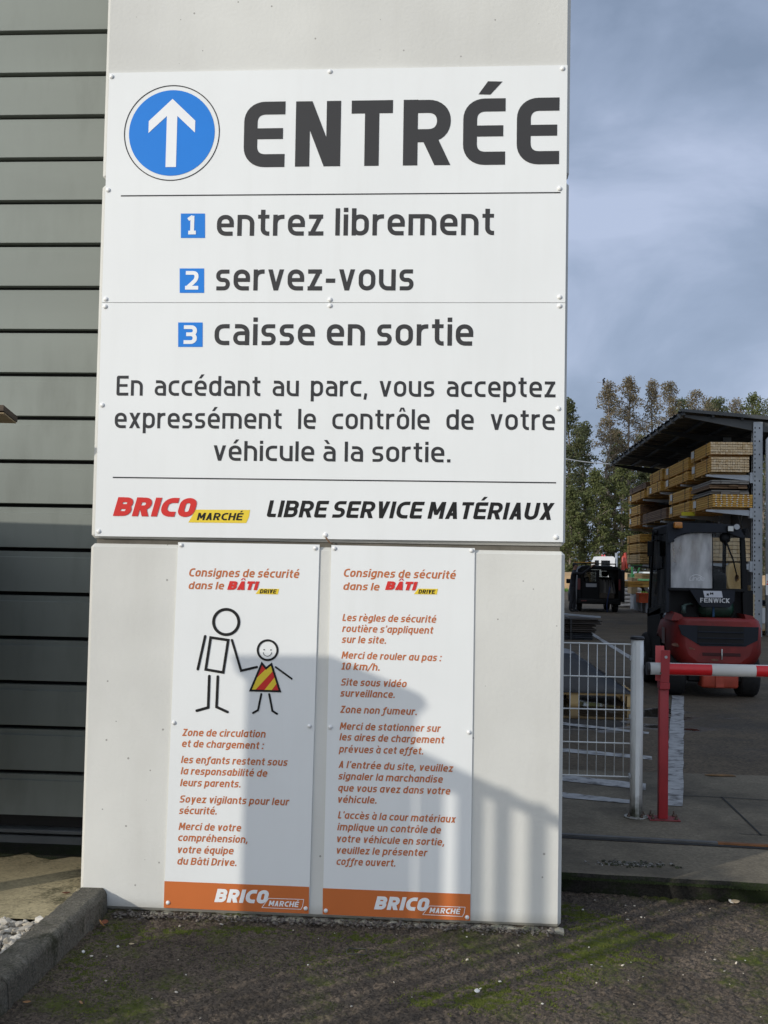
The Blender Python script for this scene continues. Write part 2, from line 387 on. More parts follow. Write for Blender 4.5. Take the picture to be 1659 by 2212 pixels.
        if ch == 'y': st((c + .06, X * .3), (c - (c - a) * .38, DS * 1.1), clip=(DS, X))
    elif ch == 'x':
        W_ = lw * .95; a = h * 1.15
        st((a - .2 * (W_ - 2 * a), X * 1.2), (W_ - a + .2 * (W_ - 2 * a), -X * .2), clip=(0, X)); st((a - .2 * (W_ - 2 * a), -X * .2), (W_ - a + .2 * (W_ - 2 * a), X * 1.2), clip=(0, X))
    elif ch == 'z': W_ = lw * .88; st((.01, X - h), (W_ - .02, X - h)); st((0, h), (W_, h)); st((W_ - h * 1.2, X - .03), (h * 1.2, .03), clip=(0, X))
    elif ch == 'k': st((h, 0), (h, 1)); st((h, X * .42), (W_ - h * .4, X * 1.08), clip=(0, X)); st((h + .07, X * .5), (W_ - h * .3, -.06), clip=(0, X))
    # capitals
    elif ch == 'E': W_ = .60 + .6 * (w - .15); st((W_, 1 - h), (h, 1 - h, .03), (h, h, .03), (W_, h)); st((h, .51), (W_ - .05, .51), ww=w * .92)
    elif ch == 'ɛ': W_ = .615; st((W_, 1 - h * .92), (h * 1.03, 1 - h * .92, .215), (h * 1.03, h * .92, .215), (W_, h * .92), ww=w * .95); st((h, .51), (W_ - .03, .51), ww=w * .80)
    elif ch == 'F': W_ = .50 + .4 * (w - .15); st((W_, 1 - h), (h, 1 - h), (h, 0)); st((h, .5), (W_ - .06, .5), ww=w * .92)
    elif ch == 'L': W_ = .46 + .4 * (w - .15); st((h, 1), (h, h, .06), (W_, h))
    elif ch == 'I': W_ = w; st((h, 0), (h, 1))
    elif ch == 'H': W_ = .68 + .5 * (w - .15); st((h, 0), (h, 1)); st((W_ - h, 0), (W_ - h, 1)); st((h, .5), (W_ - h, .5), ww=w * .92)
    elif ch == 'T': W_ = .56 + .7 * (w - .15); st((0, 1 - h * .95), (W_, 1 - h * .95), ww=w * .95); st((W_ / 2, 0), (W_ / 2, 1 - h))
    elif ch in 'BDRP':
        W_ = .66 + .7 * (w - .15); m2 = .5
        if ch == 'D': st((h, h), (W_ - h, h, .34), (W_ - h, 1 - h, .34), (h, 1 - h), closed=False); st((h, 0), (h, 1))
        else:
            st((h, 0), (h, 1)); b2 = .45 if ch == 'R' else .5
            st((h, 1 - h), (W_ - h * 1.1, 1 - h, .26), (W_ - h * 1.1, b2, .26), (h, b2), ww=w * .95)
            if ch == 'B': st((h, b2 + .01), (W_ - h, b2 + .01, .22), (W_ - h, h, .22), (h, h), ww=w * .95)
            if ch == 'R': st((W_ * .52, b2), (W_ - h * .9 + .02, -.12), clip=(0, 1))
    elif ch == 'C': W_ = .60 + .6 * (w - .15); st((W_, 1 - h), (h, 1 - h, .34), (h, h, .34), (W_, h))
    elif ch in 'O0': W_ = (.68 if ch == 'O' else .58) + .45 * (w - .15); st((h, h, .32), (W_ - h, h, .32), (W_ - h, 1 - h, .32), (h, 1 - h, .32), closed=True)
    elif ch == 'U': W_ = .68 + .5 * (w - .15); st((h, 1), (h, h, .32), (W_ - h, h, .32), (W_ - h, 1))
    elif ch == 'S': W_ = .60 + .6 * (w - .15); st((W_ - .03, 1 - h), (h, 1 - h, .24), (h, .5, .24), (W_ - h, .5, .24), (W_ - h, h, .24), (.01, h), ww=w * .95)
    elif ch == 'N':
        W_ = .62 + .7 * (w - .15); st((h, 0), (h, 1)); st((W_ - h, 0), (W_ - h, 1)); st((h * .9, 1.12), (W_ - h * .9, -.12), clip=(0, 1), ww=w * .9)
    elif ch == 'M': W_ = .76 + .7 * (w - .15); st((h, 0), (h, 1)); st((W_ - h, 0), (W_ - h, 1)); st((h * .7, 1.15), (W_ / 2, .26), (W_ - h * .7, 1.15), clip=(0, 1), ww=w * .9)
    elif ch == 'A': W_ = .62 + .5 * (w - .15); a = h * 1.1; c = W_ / 2; st((a - .1 * (c - a), -.1), (c, 1 - h * .2 + .1 * 0), (W_ - a + .1 * (c - a), -.1), clip=(0, 1)); st((a + .08, .27), (W_ - a - .08, .27), ww=w * .85)
    elif ch == 'V': W_ = .60 + .5 * (w - .15); a = h * 1.1; c = W_ / 2; st((a - .1 * (c - a), 1.1), (c, h * .2), (W_ - a + .1 * (c - a), 1.1), clip=(0, 1))
    elif ch == 'W': W_ = .92 + .6 * (w - .15); a = h * 1.1; q = W_ / 4; st((a - .02, 1.08), (q + .02, 0), (W_ / 2, 1), (W_ - q - .02, 0), (W_ - a + .02, 1.08), clip=(0, 1), ww=w * .9)
    elif ch == 'X': W_ = .60 + .5 * (w - .15); a = h * 1.15; st((a - .1 * (W_ - 2 * a), 1.1), (W_ - a + .1 * (W_ - 2 * a), -.1), clip=(0, 1)); st((a - .1 * (W_ - 2 * a), -.1), (W_ - a + .1 * (W_ - 2 * a), 1.1), clip=(0, 1))
    elif ch == 'Z': W_ = .56 + .4 * (w - .15); st((.02, 1 - h), (W_ - .01, 1 - h)); st((0, h), (W_, h)); st((W_ - h * 1.2, 1 - .03), (h * 1.2, .03), clip=(0, 1))
    elif ch == 'K': W_ = .58 + .5 * (w - .15); st((h, 0), (h, 1)); st((h, .40), (W_ - h * .5, 1.06), clip=(0, 1)); st((h + .1, .5), (W_ - h * .4, -.06), clip=(0, 1))
    # digits, punctuation
    elif ch == '1': W_ = .44; st((.26, 0), (.26, 1)); st((.04, .80), (.28, .97), ww=w * .9); st((.06, h), (.46, h))
    elif ch == '2': W_ = .66; st((.02, 1 - h), (W_ - h, 1 - h, .26), (W_ - h, .55, .16), (h * 1.1, h)); st((0, h), (W_, h))
    elif ch == '3': W_ = .66; st((.02, 1 - h), (W_ - h, 1 - h, .22), (W_ - h, .52, .22), (.14, .52)); st((.14, .52), (W_ - h, .52, .22), (W_ - h, h, .22), (.02, h))
    elif ch == '.': W_ = w * 1.05; st((w * .52, 0), (w * .52, w * 1.05), ww=w * 1.05)
    elif ch == ':': W_ = w * 1.05; st((w * .52, 0), (w * .52, w * 1.05), ww=w * 1.05); st((w * .52, X - w * 1.15), (w * .52, X - w * .1), ww=w * 1.05)
    elif ch == ',': W_ = w * 1.1; st((w * .7, w * 1.1), (w * .35, -.15), ww=w * .9)
    elif ch == '’': W_ = w * .9; st((w * .7, 1.02), (w * .4, .74), ww=w * .85)
    elif ch == '-': W_ = .34; st((0, .36), (W_, .36))
    elif ch == '/': W_ = .42; st((-.02, -.12), (W_ + .02, 1.02), ww=w * .85)
    P = []
    for line, closed, clip, ww in S_:
        for p in stroke_polys(line, ww, closed):
            if clip: p = clip_y(p, *clip)
            if p: P.append(p)
    return P, W_
_gc = {}
def gmesh(ch, w, it):
    k = (ch, round(w, 4), it)
    if k not in _gc:
        P, adv = glyph(ch, w, it); _gc[k] = (*union(P), adv)
    return _gc[k]
def layout(text, w, it, track=.12, space=None, sh=None):
    """list of (verts, faces) laid out along x, sheared when italic"""
    x = 0; o = []; shear = (sh if sh is not None else .19) if it else 0
    for ch in text:
        v, f, adv = gmesh(ch, w, it)
        if ch == ' ': x += (space if space is not None else adv); continue
        o.append(([Vector((p.x + x + shear * p.y, p.y)) for p in v], f)); x += adv + track
    return o
class Plane:
    """a printed face: maps photo points to 3D on the plane Y = y"""
    def __init__(s, y): s.y = y
    def __call__(s, px, py): return at(px, py, s.y)
def text(name, txt, p0, p1, cap, mt, parent, y, w=.155, it=False, track=.13, space=None, sh=None, fit=None, orient=None):
    """p0,p1: ends of the baseline (bounding box of the word), cap: cap height in the same photo units"""
    A = at(*p0, y); Bv = at(*p1, y); u = (Bv - A); width = u.length; u.normalize()
    v = Vector((-u.z, 0, u.x)); k = cap * (at(p0[0] + 1, p0[1], y) - A).length
    if fit:                                            # fixed letter width, word spaces stretched to fill the line
        G = layout(txt, w, it, track, .3, sh); xs = [p.x for g, _ in G for p in g]
        nat = (max(xs) - min(xs)) * k * fit; ns = txt.count(' ')
        space = .3 + (width - nat) / (k * fit * ns)
    G = layout(txt, w, it, track, space, sh)
    xs = [p.x for g, _ in G for p in g]; x0 = min(xs); sx = width / (max(xs) - x0)
    b = B()
    for g, fs in G:
        vs = [b.bm.verts.new(A + u * ((p.x - x0) * sx) + v * (p.y * k)) for p in g]
        for f in fs: b._f([vs[i] for i in f])
    o = b.build(name, mt, parent, recalc=False)
    for pl in o.data.polygons:
        if pl.normal.y > 0: o.data.flip_normals(); break
    return o
def flat(name, pts, mt, parent, y):
    b = B(); b.poly([at(px, py, y) for px, py in pts]); o = b.build(name, mt, parent, recalc=False)
    if o.data.polygons[0].normal.y > 0: o.data.flip_normals()
    return o
def strokes(name, lines, mt, parent, y, closed=(), rnd=True):
    """lines: [(points in photo px, width px)]"""
    P = []
    for i, (pts, w) in enumerate(lines):
        L = [Vector((p[0], -p[1])) for p in pts]; P += stroke_polys(L, w, i in closed)
        if rnd and i not in closed:
            for e in (L[0], L[-1]): P.append([e + Vector((math.cos(t), math.sin(t))) * w / 2 for t in [2 * math.pi * j / 12 for j in range(12)]])
    v, f = union(P); b = B(); vs = [b.bm.verts.new(at(p.x, -p.y, y)) for p in v]
    for q in f: b._f([vs[i] for i in q])
    o = b.build(name, mt, parent, recalc=False)
    if o.data.polygons[0].normal.y > 0: o.data.flip_normals()
    return o
def sign_plate(name, corners, y0, y1, mt, parent):
    b = B(); pts = [at(px, py, y0) for px, py in corners]; b.prism(pts, (0, y1 - y0, 0)); return b.build(name, mt, parent)
def rivets(pts, y, parent, r=.0095):
    for i, (px, py) in enumerate(pts):
        b = B(); b.dome((0, 0, 0), r, r * .75); o = b.build('rivet', M['rivet'], parent); o.location = at(px, py, y); o.location.y = y
        if i == 0: first = o
        else:
            me = o.data; o.data = first.data; bpy.data.meshes.remove(me)

# ================================================================== the setting
def sheet(name, pts, z, mt, label=None):
    b = B(); b.poly([(x, y, z) for x, y in pts]); o = b.build(name, mt, recalc=False)
    if o.data.polygons[0].normal.z < 0: o.data.flip_normals()
    return tag(o, label, kind='structure')
sheet('ground', [(-600, -300), (900, -300), (900, 900), (-600, 900)], -.06, M['earth'])
# old asphalt in front of the wall: a fine relief of stones, mossy hollows
def smooth(a, n):
    for _ in range(n): a = (a + np.roll(a, 1, 0) + np.roll(a, -1, 0) + np.roll(a, 1, 1) + np.roll(a, -1, 1)) / 5
    return a
def relief(name, x0, x1, y0, y1, step, mt, zf):
    nx = int((x1 - x0) / step) + 1; ny = int((y1 - y0) / step) + 1
    X, Y = np.meshgrid(np.linspace(x0, x1, nx), np.linspace(y0, y1, ny)); Z = zf(X, Y)
    i = np.arange(ny * nx).reshape(ny, nx); f = np.stack([i[:-1, :-1], i[:-1, 1:], i[1:, 1:], i[1:, :-1]], -1).reshape(-1, 4)
    return npmesh(name, np.stack([X, Y, Z], -1).reshape(-1, 3), f, mt, smooth=True)
def zasph(X, Y):
    a = rng.random(X.shape); g = smooth(a, 1); g2 = smooth(rng.random(X.shape), 6)
    sl = np.clip((X - .44) / .1, 0, 1) * 0
    lip = np.clip((Y + .10) / .12, 0, 1) * np.clip((.43 - X) / .05, 0, 1) * .02      # asphalt crumbles up at the foot of the wall
    g1 = smooth(rng.random(X.shape), 3)
    return (g - .5) * .014 + (g1 - .5) * .030 + (g2 - .5) * .035 + lip + sl
tag(relief('asphalt', -1.62, 2.6, -2.3, .74, .0065, M['asphalt'], zasph), kind='structure')
sheet('asphalt_far', [(-1.60, -14), (14, -14), (14, .74), (-1.60, .74)], -.014, M['asphalt'])
# concrete apron with a mossy front edge, one step up
ea, eb = gz(1225, 1884, .1), gz(1659, 1909, .1); ev = (eb - ea) / (eb.x - ea.x)
def edge(x): return ea.y + ev.y * (x - ea.x)
b = B()
n = 160; xs = np.linspace(-.2, 14, n)
top = [Vector((x, edge(x) + random.uniform(-.006, .006), .1)) for x in xs]
for i in range(n - 1): b.poly([top[i], top[i + 1], (xs[i + 1], 3.6, .1), (xs[i], 3.6, .1)])
b.mi = 1
for i in range(n - 1):
    p, q = top[i], top[i + 1]; o1 = Vector((0, .03, -.14))
    m1 = p + Vector((0, -.012, -.035)); m2 = q + Vector((0, -.012, -.035))
    b.poly([m1, m2, q, p]); b.poly([p + o1, q + o1, m2, m1])
tag(b.build('concrete_apron', [M['apron'], M['mossface']]), kind='structure')
sheet('yard', [(-.3, 3.6), (400, 3.6), (400, 600), (-.3, 600)], .1, M['yard'])
# joints and cracks in the apron
b = B()
def line_strip(b, pts, w, z):
    for p, q in zip(pts, pts[1:]):
        p, q = Vector((p[0], p[1], 0)), Vector((q[0], q[1], 0)); d = (q - p).normalized(); nn = Vector((-d.y, d.x, 0)) * w / 2
        vs = [p + nn, p - nn, q - nn, q + nn]
        if (vs[1] - vs[0]).cross(vs[2] - vs[0]).z < 0: vs = vs[::-1]
        b.poly([(v.x, v.y, z) for v in vs])
line_strip(b, [(1.74, 2.706), (1.735, 2.3), (1.728, 1.9), (1.721, 1.60)], .012, .104)
line_strip(b, [(1.40, 2.72), (1.8, 2.69), (2.2, 2.62), (3.2, 2.52)], .012, .104)
line_strip(b, [(1.6, 1.62), (1.9, 1.60), (3.2, 1.5)], .010, .104)
tag(b.build('joint', mat('joint_dark', (.02, .019, .017), .9)), kind='structure')
# painted lines of the yard
def marking(name, pts, z=.104, jit=.012, seg=24):
    """strip between two edge polylines, ragged"""
    (a0, a1), (c0, c1) = pts; a0, a1, c0, c1 = [Vector((*p, 0)) for p in (a0, a1, c0, c1)]
    b = B(); prev = None
    for i in range(seg + 1):
        t = i / seg; p = a0.lerp(a1, t) + Vector((random.uniform(-jit, jit), random.uniform(-jit, jit), 0)) * .5; q = c0.lerp(c1, t) + Vector((random.uniform(-jit, jit), random.uniform(-jit, jit), 0)) * .5
        if prev:
            vs = [prev[0], prev[1], q, p]
            if (vs[1] - vs[0]).cross(vs[2] - vs[0]).z < 0: vs = vs[::-1]
            b.poly([(v.x, v.y, z) for v in vs])
        prev = (p, q)
    tag(b.build(name, M['paint']), kind='structure')
marking('road_marking', (((1.30, 2.36), (2.55, 9.05)), ((1.42, 2.36), (2.69, 9.05))))
marking('road_marking', (((2.85, 14.67), (3.02, 23.4)), ((2.96, 14.67), (3.13, 23.4))))
marking('road_marking', (((.3, 3.55), (1.30, 3.10)), ((.3, 3.30), (1.26, 2.87))))
marking('road_marking', (((.3, 4.85), (1.54, 4.33)), ((.3, 4.62), (1.51, 4.16))))
marking('road_marking', (((.3, 2.86), (1.10, 2.50)), ((.3, 2.62), (1.09, 2.38))))
marking('road_marking', (((.3, 6.75), (1.75, 5.75)), ((.3, 6.5), (1.72, 5.62))))
# terrace left of the kerb
sheet('terrace', [(-14, -.40), (-1.735, -.42), (-1.735, .9), (-14, .9)], .096, M['terrace'])
sheet('terrace_bed', [(-14, -8), (-1.735, -8), (-1.735, -.42), (-14, -.40)], .03, M['earth'])

# gravel strip: nobody could count it
def stones(name, n, place, smin, smax, mt, flatk=.6):
    ico = bmesh.new(); bmesh.ops.create_icosphere(ico, subdivisions=1, radius=1)
    v0 = np.array([v.co[:] for v in ico.verts]); f0 = np.array([[v.index for v in f.verts] for f in ico.faces]); ico.free()
    V = []; F = []
    for i in range(n):
        s = smin + (smax - smin) * rng.random() ** 2; sc = s * np.array([rng.uniform(.7, 1.3), rng.uniform(.7, 1.3), flatk * rng.uniform(.6, 1.2)])
        v = v0 * sc * (1 + rng.normal(0, .13, (len(v0), 1))); a = rng.uniform(0, 6.28); ca, sa = math.cos(a), math.sin(a); tl = rng.normal(0, .4)
        v = v @ np.array([[1, 0, 0], [0, math.cos(tl), math.sin(tl)], [0, -math.sin(tl), math.cos(tl)]]) @ np.array([[ca, sa, 0], [-sa, ca, 0], [0, 0, 1]])
        V.append(v + place(s)); F.append(f0 + i * len(v0))
    return npmesh(name, np.concatenate(V), np.concatenate(F), mt)
# dark strip of moss and painted shade along the wall side of the terrace
b = B()
for i in range(40):
    x0, x1 = -5 + i * .0815, -5 + (i + 1) * .0815; y0_ = .56 + .05 * math.sin(i * 1.7) + .03 * math.sin(i * 4.1); y1_ = .56 + .05 * math.sin((i + 1) * 1.7) + .03 * math.sin((i + 1) * 4.1)
    b.poly([(x0, y0_, .1), (x1, y1_, .1), (x1, .83, .1), (x0, .83, .1)])
tag(b.build('moss_shade_film', M['mossface'], recalc=False), kind='structure')
M['gravel'] = mat('gravel', (.50, .46, .38), .85, .2, 30, island=[(.62, .58, .50), (.40, .34, .25), (.55, .50, .42), (.30, .27, .23), (.70, .67, .60)])
def pg(s):
    x = rng.uniform(-2.7, -1.75); y = rng.uniform(-1.5, -.42); return np.array([x, y, .05 + rng.uniform(0, .05)])
tag(stones('gravel', 3600, pg, .010, .026, M['gravel']), 'pale gravel strip between terrace slab and kerb', 'gravel', kind='stuff')
M['grit'] = mat('grit', (.45, .42, .34), .8, .2, 30, island=[(.60, .56, .46), (.45, .38, .28), (.68, .66, .60), (.20, .18, .15)])
def pq(s):
    while 1:
        x = rng.uniform(-1.55, 2.2); y = rng.uniform(-2.2, .6)
        if y > -.03 and x < .5: continue
        return np.array([x, y, .004])
tag(stones('grit', 160, pq, .003, .0085, M['grit']), 'pale chips of stone scattered over the old asphalt', 'stone chips', kind='stuff')
def pw(s): return np.array([rng.uniform(-1.56, .42), -.045 + rng.normal(0, .022), .012 + rng.uniform(0, .012)])
tag(stones('crumbled_asphalt', 900, pw, .004, .010, mat('crumb', (.11, .095, .085), .9, .2, 30, island=[(.13, .115, .10), (.07, .06, .055), (.19, .17, .145), (.09, .08, .05)])), 'loose crumbs of asphalt along the foot of the wall', 'rubble', kind='stuff')
def pa(s):
    c = gz(1370, 1868, .1); return np.array([c.x + rng.normal(0, .09), c.y + rng.normal(0, .025), .103])
tag(stones('apron_debris', 260, pa, .004, .012, mat('debris', (.05, .045, .035), .9, .3, 30, island=[(.02, .018, .014), (.04, .05, .012), (.03, .028, .02), (.35, .34, .32), (.06, .05, .035)])), 'dark patch of moss and grit on the concrete apron', 'debris', kind='stuff')

# moss: dense little tufts
M['moss'] = mat('moss', (.06, .085, .012), .9, .5, 12, island=[(.05, .066, .008), (.11, .125, .014), (.075, .095, .010), (.15, .15, .022)])
M['shademoss'] = mat('shaded_moss', (.02, .03, .006), .9, .5, 12, island=[(.012, .018, .004), (.03, .045, .008), (.02, .03, .006)])  # moss colour darkened for the shaded front edge of the apron
def moss(name, patches, label, zbase=0.0, mt='moss'):
    V = []; F = []; k = 0
    for (cx, cy, rx, ry, n) in patches:
        sub = [(cx + rng.normal(0, rx * .6), cy + rng.normal(0, ry * .6), rng.uniform(.2, .5)) for _ in range(9)]
        for i in range(n):
            sx, sy, q = sub[rng.integers(9)]
            x = sx + rng.normal(0, rx * q); y = sy + rng.normal(0, ry * q)
            if (y > -.02 and x < .46) or (x < -1.60 and y > -2.5 and zbase < .05): continue
            h = rng.uniform(.002, .007) + zbase * .06; r = rng.uniform(.0015, .004); a = rng.uniform(0, 6.28)
            p = np.array([x, y, zbase - .002]); d = np.array([math.cos(a), math.sin(a), 0]); e = np.array([-d[1], d[0], 0]); l = np.array([rng.normal(0, .002), rng.normal(0, .002), h])
            V += [p + d * r, p - d * r * .5 + e * r * .8, p - d * r * .5 - e * r * .8, p + l]; F += [[k, k + 1, k + 3], [k + 1, k + 2, k + 3], [k + 2, k, k + 3]]; k += 4
    return tag(npmesh(name, np.array(V), np.array(F), M[mt]), label, 'moss', kind='stuff')
mp_ = []
for px, py, rx, ry, n in [(245, 2010, .08, .10, 1600), (300, 2030, .10, .08, 1500), (190, 2070, .06, .20, 2200), (230, 2130, .10, .2, 1800), (420, 2015, .18, .05, 1800), (560, 2010, .2, .04, 2000), (850, 2030, .25, .05, 2200),
                          (1270, 1975, .10, .10, 7500), (1290, 2060, .14, .12, 8500), (1360, 2020, .18, .08, 4500), (1010, 2165, .16, .10, 7500), (900, 2060, .3, .1, 2000), (1150, 2150, .2, .1, 2600), (700, 2080, .3, .1, 1500), (1190, 2100, .2, .1, 2000)]:
    c = gz(px, py); mp_.append((c.x, c.y, rx, ry, n))
moss('moss', mp_, 'bright green moss growing in patches on the old asphalt')
b = []
for i in range(16): x = .5 + i * .07; b.append((x, edge(x) - .01, .05, .012, 700))
mo = moss('edge_moss', b, 'green moss, coloured darker for shade, hanging on the front edge of the concrete apron', .075, 'shademoss')

# ------------------------------------------------------------------ kerb stones
def kerb(y0, y1, label, dz=0):
    b = B(); L = y0 - y1; n = 40; prof = [(-.13, -.1), (-.13, .112), (-.115, .118), (-.025, .117), (-.006, .108), (0, .09), (.012, -.1)]
    prev = None
    for i in range(n + 1):
        y = -L * i / n; ring = [b.bm.verts.new((x + random.uniform(-.003, .003), y, z + dz + (random.uniform(-.0035, .0025) if z > 0 else 0))) for x, z in prof]
        if prev:
            for k in range(len(prof) - 1): b._f([prev[k], prev[k + 1], ring[k + 1], ring[k]], k in (3, 4))
        else: b._f(ring)
        prev = ring
    b._f(prev[::-1])
    o = b.build('kerb_stone', M['kerb']); o.location = (-1.605, y0, 0); return tag(o, label, 'kerb', 'kerb stones beside the terrace')
kerb(-.004, -1.13, 'weathered concrete kerb stone butting against the concrete wall', 0)
kerb(-1.142, -2.15, 'nearer kerb stone cut off by the lower left corner', -.004)
kerb(-2.162, -3.2, 'kerb stone lying closest to the viewer outside the corner', -.004)

# ------------------------------------------------------------------ the concrete wall end
XL, XR = -1.737, .446
wall = empty('concrete_wall', ((XL + XR) / 2, 0, 0), 'pale precast concrete wall end of three stacked panels carrying the signs', 'wall')
def wl(o):
    o.parent = wall; o.matrix_parent_inverse = Matrix.Translation(-wall.location); return o
for z0, z1 in ((.022, 1.688), (1.712, 3.382), (3.405, 7.6)):
    b = B(); b.box(XL, XR, 0, .10, z0, z1, .016); wl(b.build('wall_panel', M['concrete']))
b = B(); b.box(XL + .022, XR - .022, .024, .86, -.1, 7.55); wl(b.build('wall_core', mat('core', (.13, .12, .10), .9, .25, 6, bump=.4)))
b = B(); n = 90; prev = None
for i in range(n + 1):
    x = -1.40 + (XR + .012 + 1.40) * i / n; d = -.016 - (.012 if -1.2 < x < -.35 else .004) - random.uniform(0, .007); t = .020 + random.uniform(-.007, .003)
    ring = [b.bm.verts.new((x, y, z)) for y, z in ((.02, t), (d * .6, t), (d, t - .007), (d - .004, -.08))]
    if prev:
        for k in range(3): b._f([prev[k], prev[k + 1], ring[k + 1], ring[k]])
    prev = ring
b._f(prev)
wl(b.build('footing', M['footing']))
b = B(); b.tube([at(700, 1156, -.003), at(706, 1164, -.012), at(712, 1172, -.008), at(719, 1174, -.006)], [.003, .004, .004, .002], 6); wl(b.build('rust_streak', mat('rust_brown', (.16, .09, .05), .9)))

# ------------------------------------------------------------------ the hall behind: grey boards with black gaps
hall = empty('warehouse', (-6, .9, 0), 'large hall clad in grey horizontal boards with black gaps', 'building')
def hl(o):
    o.parent = hall; o.matrix_parent_inverse = Matrix.Translation(-hall.location); return o
b = B(); b.box(-16, .36, .93, 37, -.1, 8.2); hl(b.build('wall', mat('hall_wall', (.33, .33, .32), .6, .05)))
b = B(); b.box(-16.2, .40, .86, 37.2, 8.203, 8.5, .02); hl(b.build('roof', mat('hall_roof', (.12, .125, .13), .5, .05)))
b = B(); YC = .84; b.box(-16, -1.0, YC + .055, YC + .085, .0, 8.15); hl(b.build('gap_lining', M['gap']))
cl = B(); PT = .2388; zs = [at(100, 1187, YC).z + PT * k for k in range(-7, 28)]
gapx = [-16, -1.0]
for z in zs:
    lo = z + .009; hi = z + PT - .011
    if lo < .16: lo = .20 if hi > .24 else None
    if lo is None or hi < .2: continue
    pr = [(YC + .05, lo), (YC + .006, lo), (YC + .0015, lo + .002), (YC, hi - .032), (YC + .011, hi - .030), (YC + .0095, hi - .002), (YC + .014, hi), (YC + .05, hi)]
    vs = [[cl.bm.verts.new((x, y, zz)) for y, zz in pr] for x in gapx]
    for k in range(len(pr) - 1): cl._f([vs[0][k], vs[1][k], vs[1][k + 1], vs[0][k + 1]])
hl(cl.build('cladding', M['clad'], recalc=False))
b = B(); b.box(-16, -1.0, YC - .02, YC + .05, .0, .14, .004); b.box(-16, -1.0, YC - .035, YC + .05, .155, .175, .003); hl(b.build('base_flashing', mat('flashing', (.10, .11, .115), .5, .1)))

# ------------------------------------------------------------------ open display shelter at the left: board roof corner in view, its screen shades the cladding
sh = empty('display_shelter', (-2.9, -.2, .1), 'brown wooden shelter whose roof board corner juts in at left', 'shelter')
M['oldwood'] = mat('old_wood', (.08, .06, .042), .85, .4, 5, bump=.5, bscale=30, stretch=(1, 1, 6))
M['litwood'] = mat('lit_wood', (.36, .28, .17), .8, .25, 6, stretch=(1, 6, 1))  # brightened wood colour stands in for light on the roof board's underside
def sp(o):
    o.parent = sh; o.matrix_parent_inverse = Matrix.Translation(-sh.location); return o
ca, cb, cc = at(38, 900, -.16), at(0, 885, -.16), at(38, 915, -.16)
b = B(); b.prism([(ca.x, -.16, cc.z + .006), (ca.x, -.16, ca.z), (-9.1, -.16, ca.z + .12), (-9.1, -.16, cc.z + .12)], (0, -.16, .03)); sp(b.build('roof_board', M['oldwood']))
b = B(); b.prism([(ca.x - .004, -.165, cc.z), (ca.x - .004, -.165, cc.z + .0055), (-9.1, -.165, cc.z + .1195), (-9.1, -.165, cc.z + .114)], (0, -.14, .026)); sp(b.build('soffit', M['litwood']))
b = B(); b.prism([(-9, -.145, cc.z - .02), (-2.26, -.145, cc.z - .02), (-2.70, .78, 1.78), (-9, .78, 1.78)], (0, 0, -.02)); sp(b.build('sky_blocker', M['oldwood']))  # unseen slab added to block sky light from the lower cladding
b = B(); b.box(-9, -2.18, -.20, -.165, .47, cc.z - .0); sp(b.build('screen', M['oldwood']))  # widened to the left, out of view, to deepen the cladding's shade
for k in range(4):
    b = B(); b.box(-8.6, -2.75 - .05 * k, -.16, .55 - .12 * k, .55 + k * .33, .60 + k * .33); sp(b.build('shade_board', M['oldwood']))  # unseen boards added behind the screen to darken the cladding
for x in (-8.8, -5.5, -2.4):
    b = B(); b.box(x - .05, x + .05, -.30, -.205, .096, cc.z - .01); sp(b.build('post', M['oldwood']))

# unseen cutouts added behind the camera, outlined to cast the shadows on the signs
def back(px, py, t):
    p = at(px, py, 0); return Vector((p.x - t, -t, p.z + SK * t))
def zA(x, y): return (466.3 + .46296 * x, 1371.5 + .46296 * y)
cab = empty('shadow_cutout', back(700, 1990, 2.6), 'wooden cabinet outline added unseen behind the viewer to shade the two safety signs', 'blocker')
b = B(); pts = [back(*zA(x, y), 2.6) for x, y in ((80, 98), (540, 98), (700, 168), (925, 262), (945, 310), (900, 355), (887, 400))]
zb = -.0; pts += [Vector((pts[-1].x, -2.6, 0)), Vector((back(*zA(140, 500), 2.6).x, -2.6, 0)), back(*zA(150, 215), 2.6), back(*zA(105, 180), 2.6)]
b.prism(pts, (0, -.05, 0)); o = b.build('cutout_front', M['oldwood']); o.parent = cab; o.matrix_parent_inverse = Matrix.Translation(-cab.location)
x0, x1 = pts[8].x, pts[7].x
b = B(); b.box(x0 + .10, x1 - .62, -3.0, -2.65, 0, pts[1].z - .30, .01); o = b.build('cutout_body', M['oldwood']); o.parent = cab; o.matrix_parent_inverse = Matrix.Translation(-cab.location)
gt = empty('shadow_gate', back(1000, 1990, 3.2), 'sloping gate outline with slats, added unseen behind the viewer to stripe the signs', 'gate')
def gp(o):
    o.parent = gt; o.matrix_parent_inverse = Matrix.Translation(-gt.location); return o
T = 3.1
rail = [(880, 515), (1000, 560), (1200, 655), (1600, 842), (2300, 1170), (2300, 1235), (1600, 905), (1400, 812), (1200, 735), (1050, 722), (880, 700)]
b = B(); b.prism([back(*zA(x, y), T) for x, y in rail], (0, -.03, 0)); gp(b.build('rail', M['oldwood']))
for xa, xb, yt in ((912, 1012, 690), (1096, 1196, 712), (1262, 1320, 760), (1424, 1488, 830), (1600, 1668, 910), (1780, 1850, 1000), (1960, 2030, 1080)):
    p, q = back(*zA(xa, yt), T), back(*zA(xb, yt), T)
    b = B(); b.box(p.x, q.x, -T - .06, -T - .032, .0, p.z + .06); gp(b.build('slat', M['oldwood']))

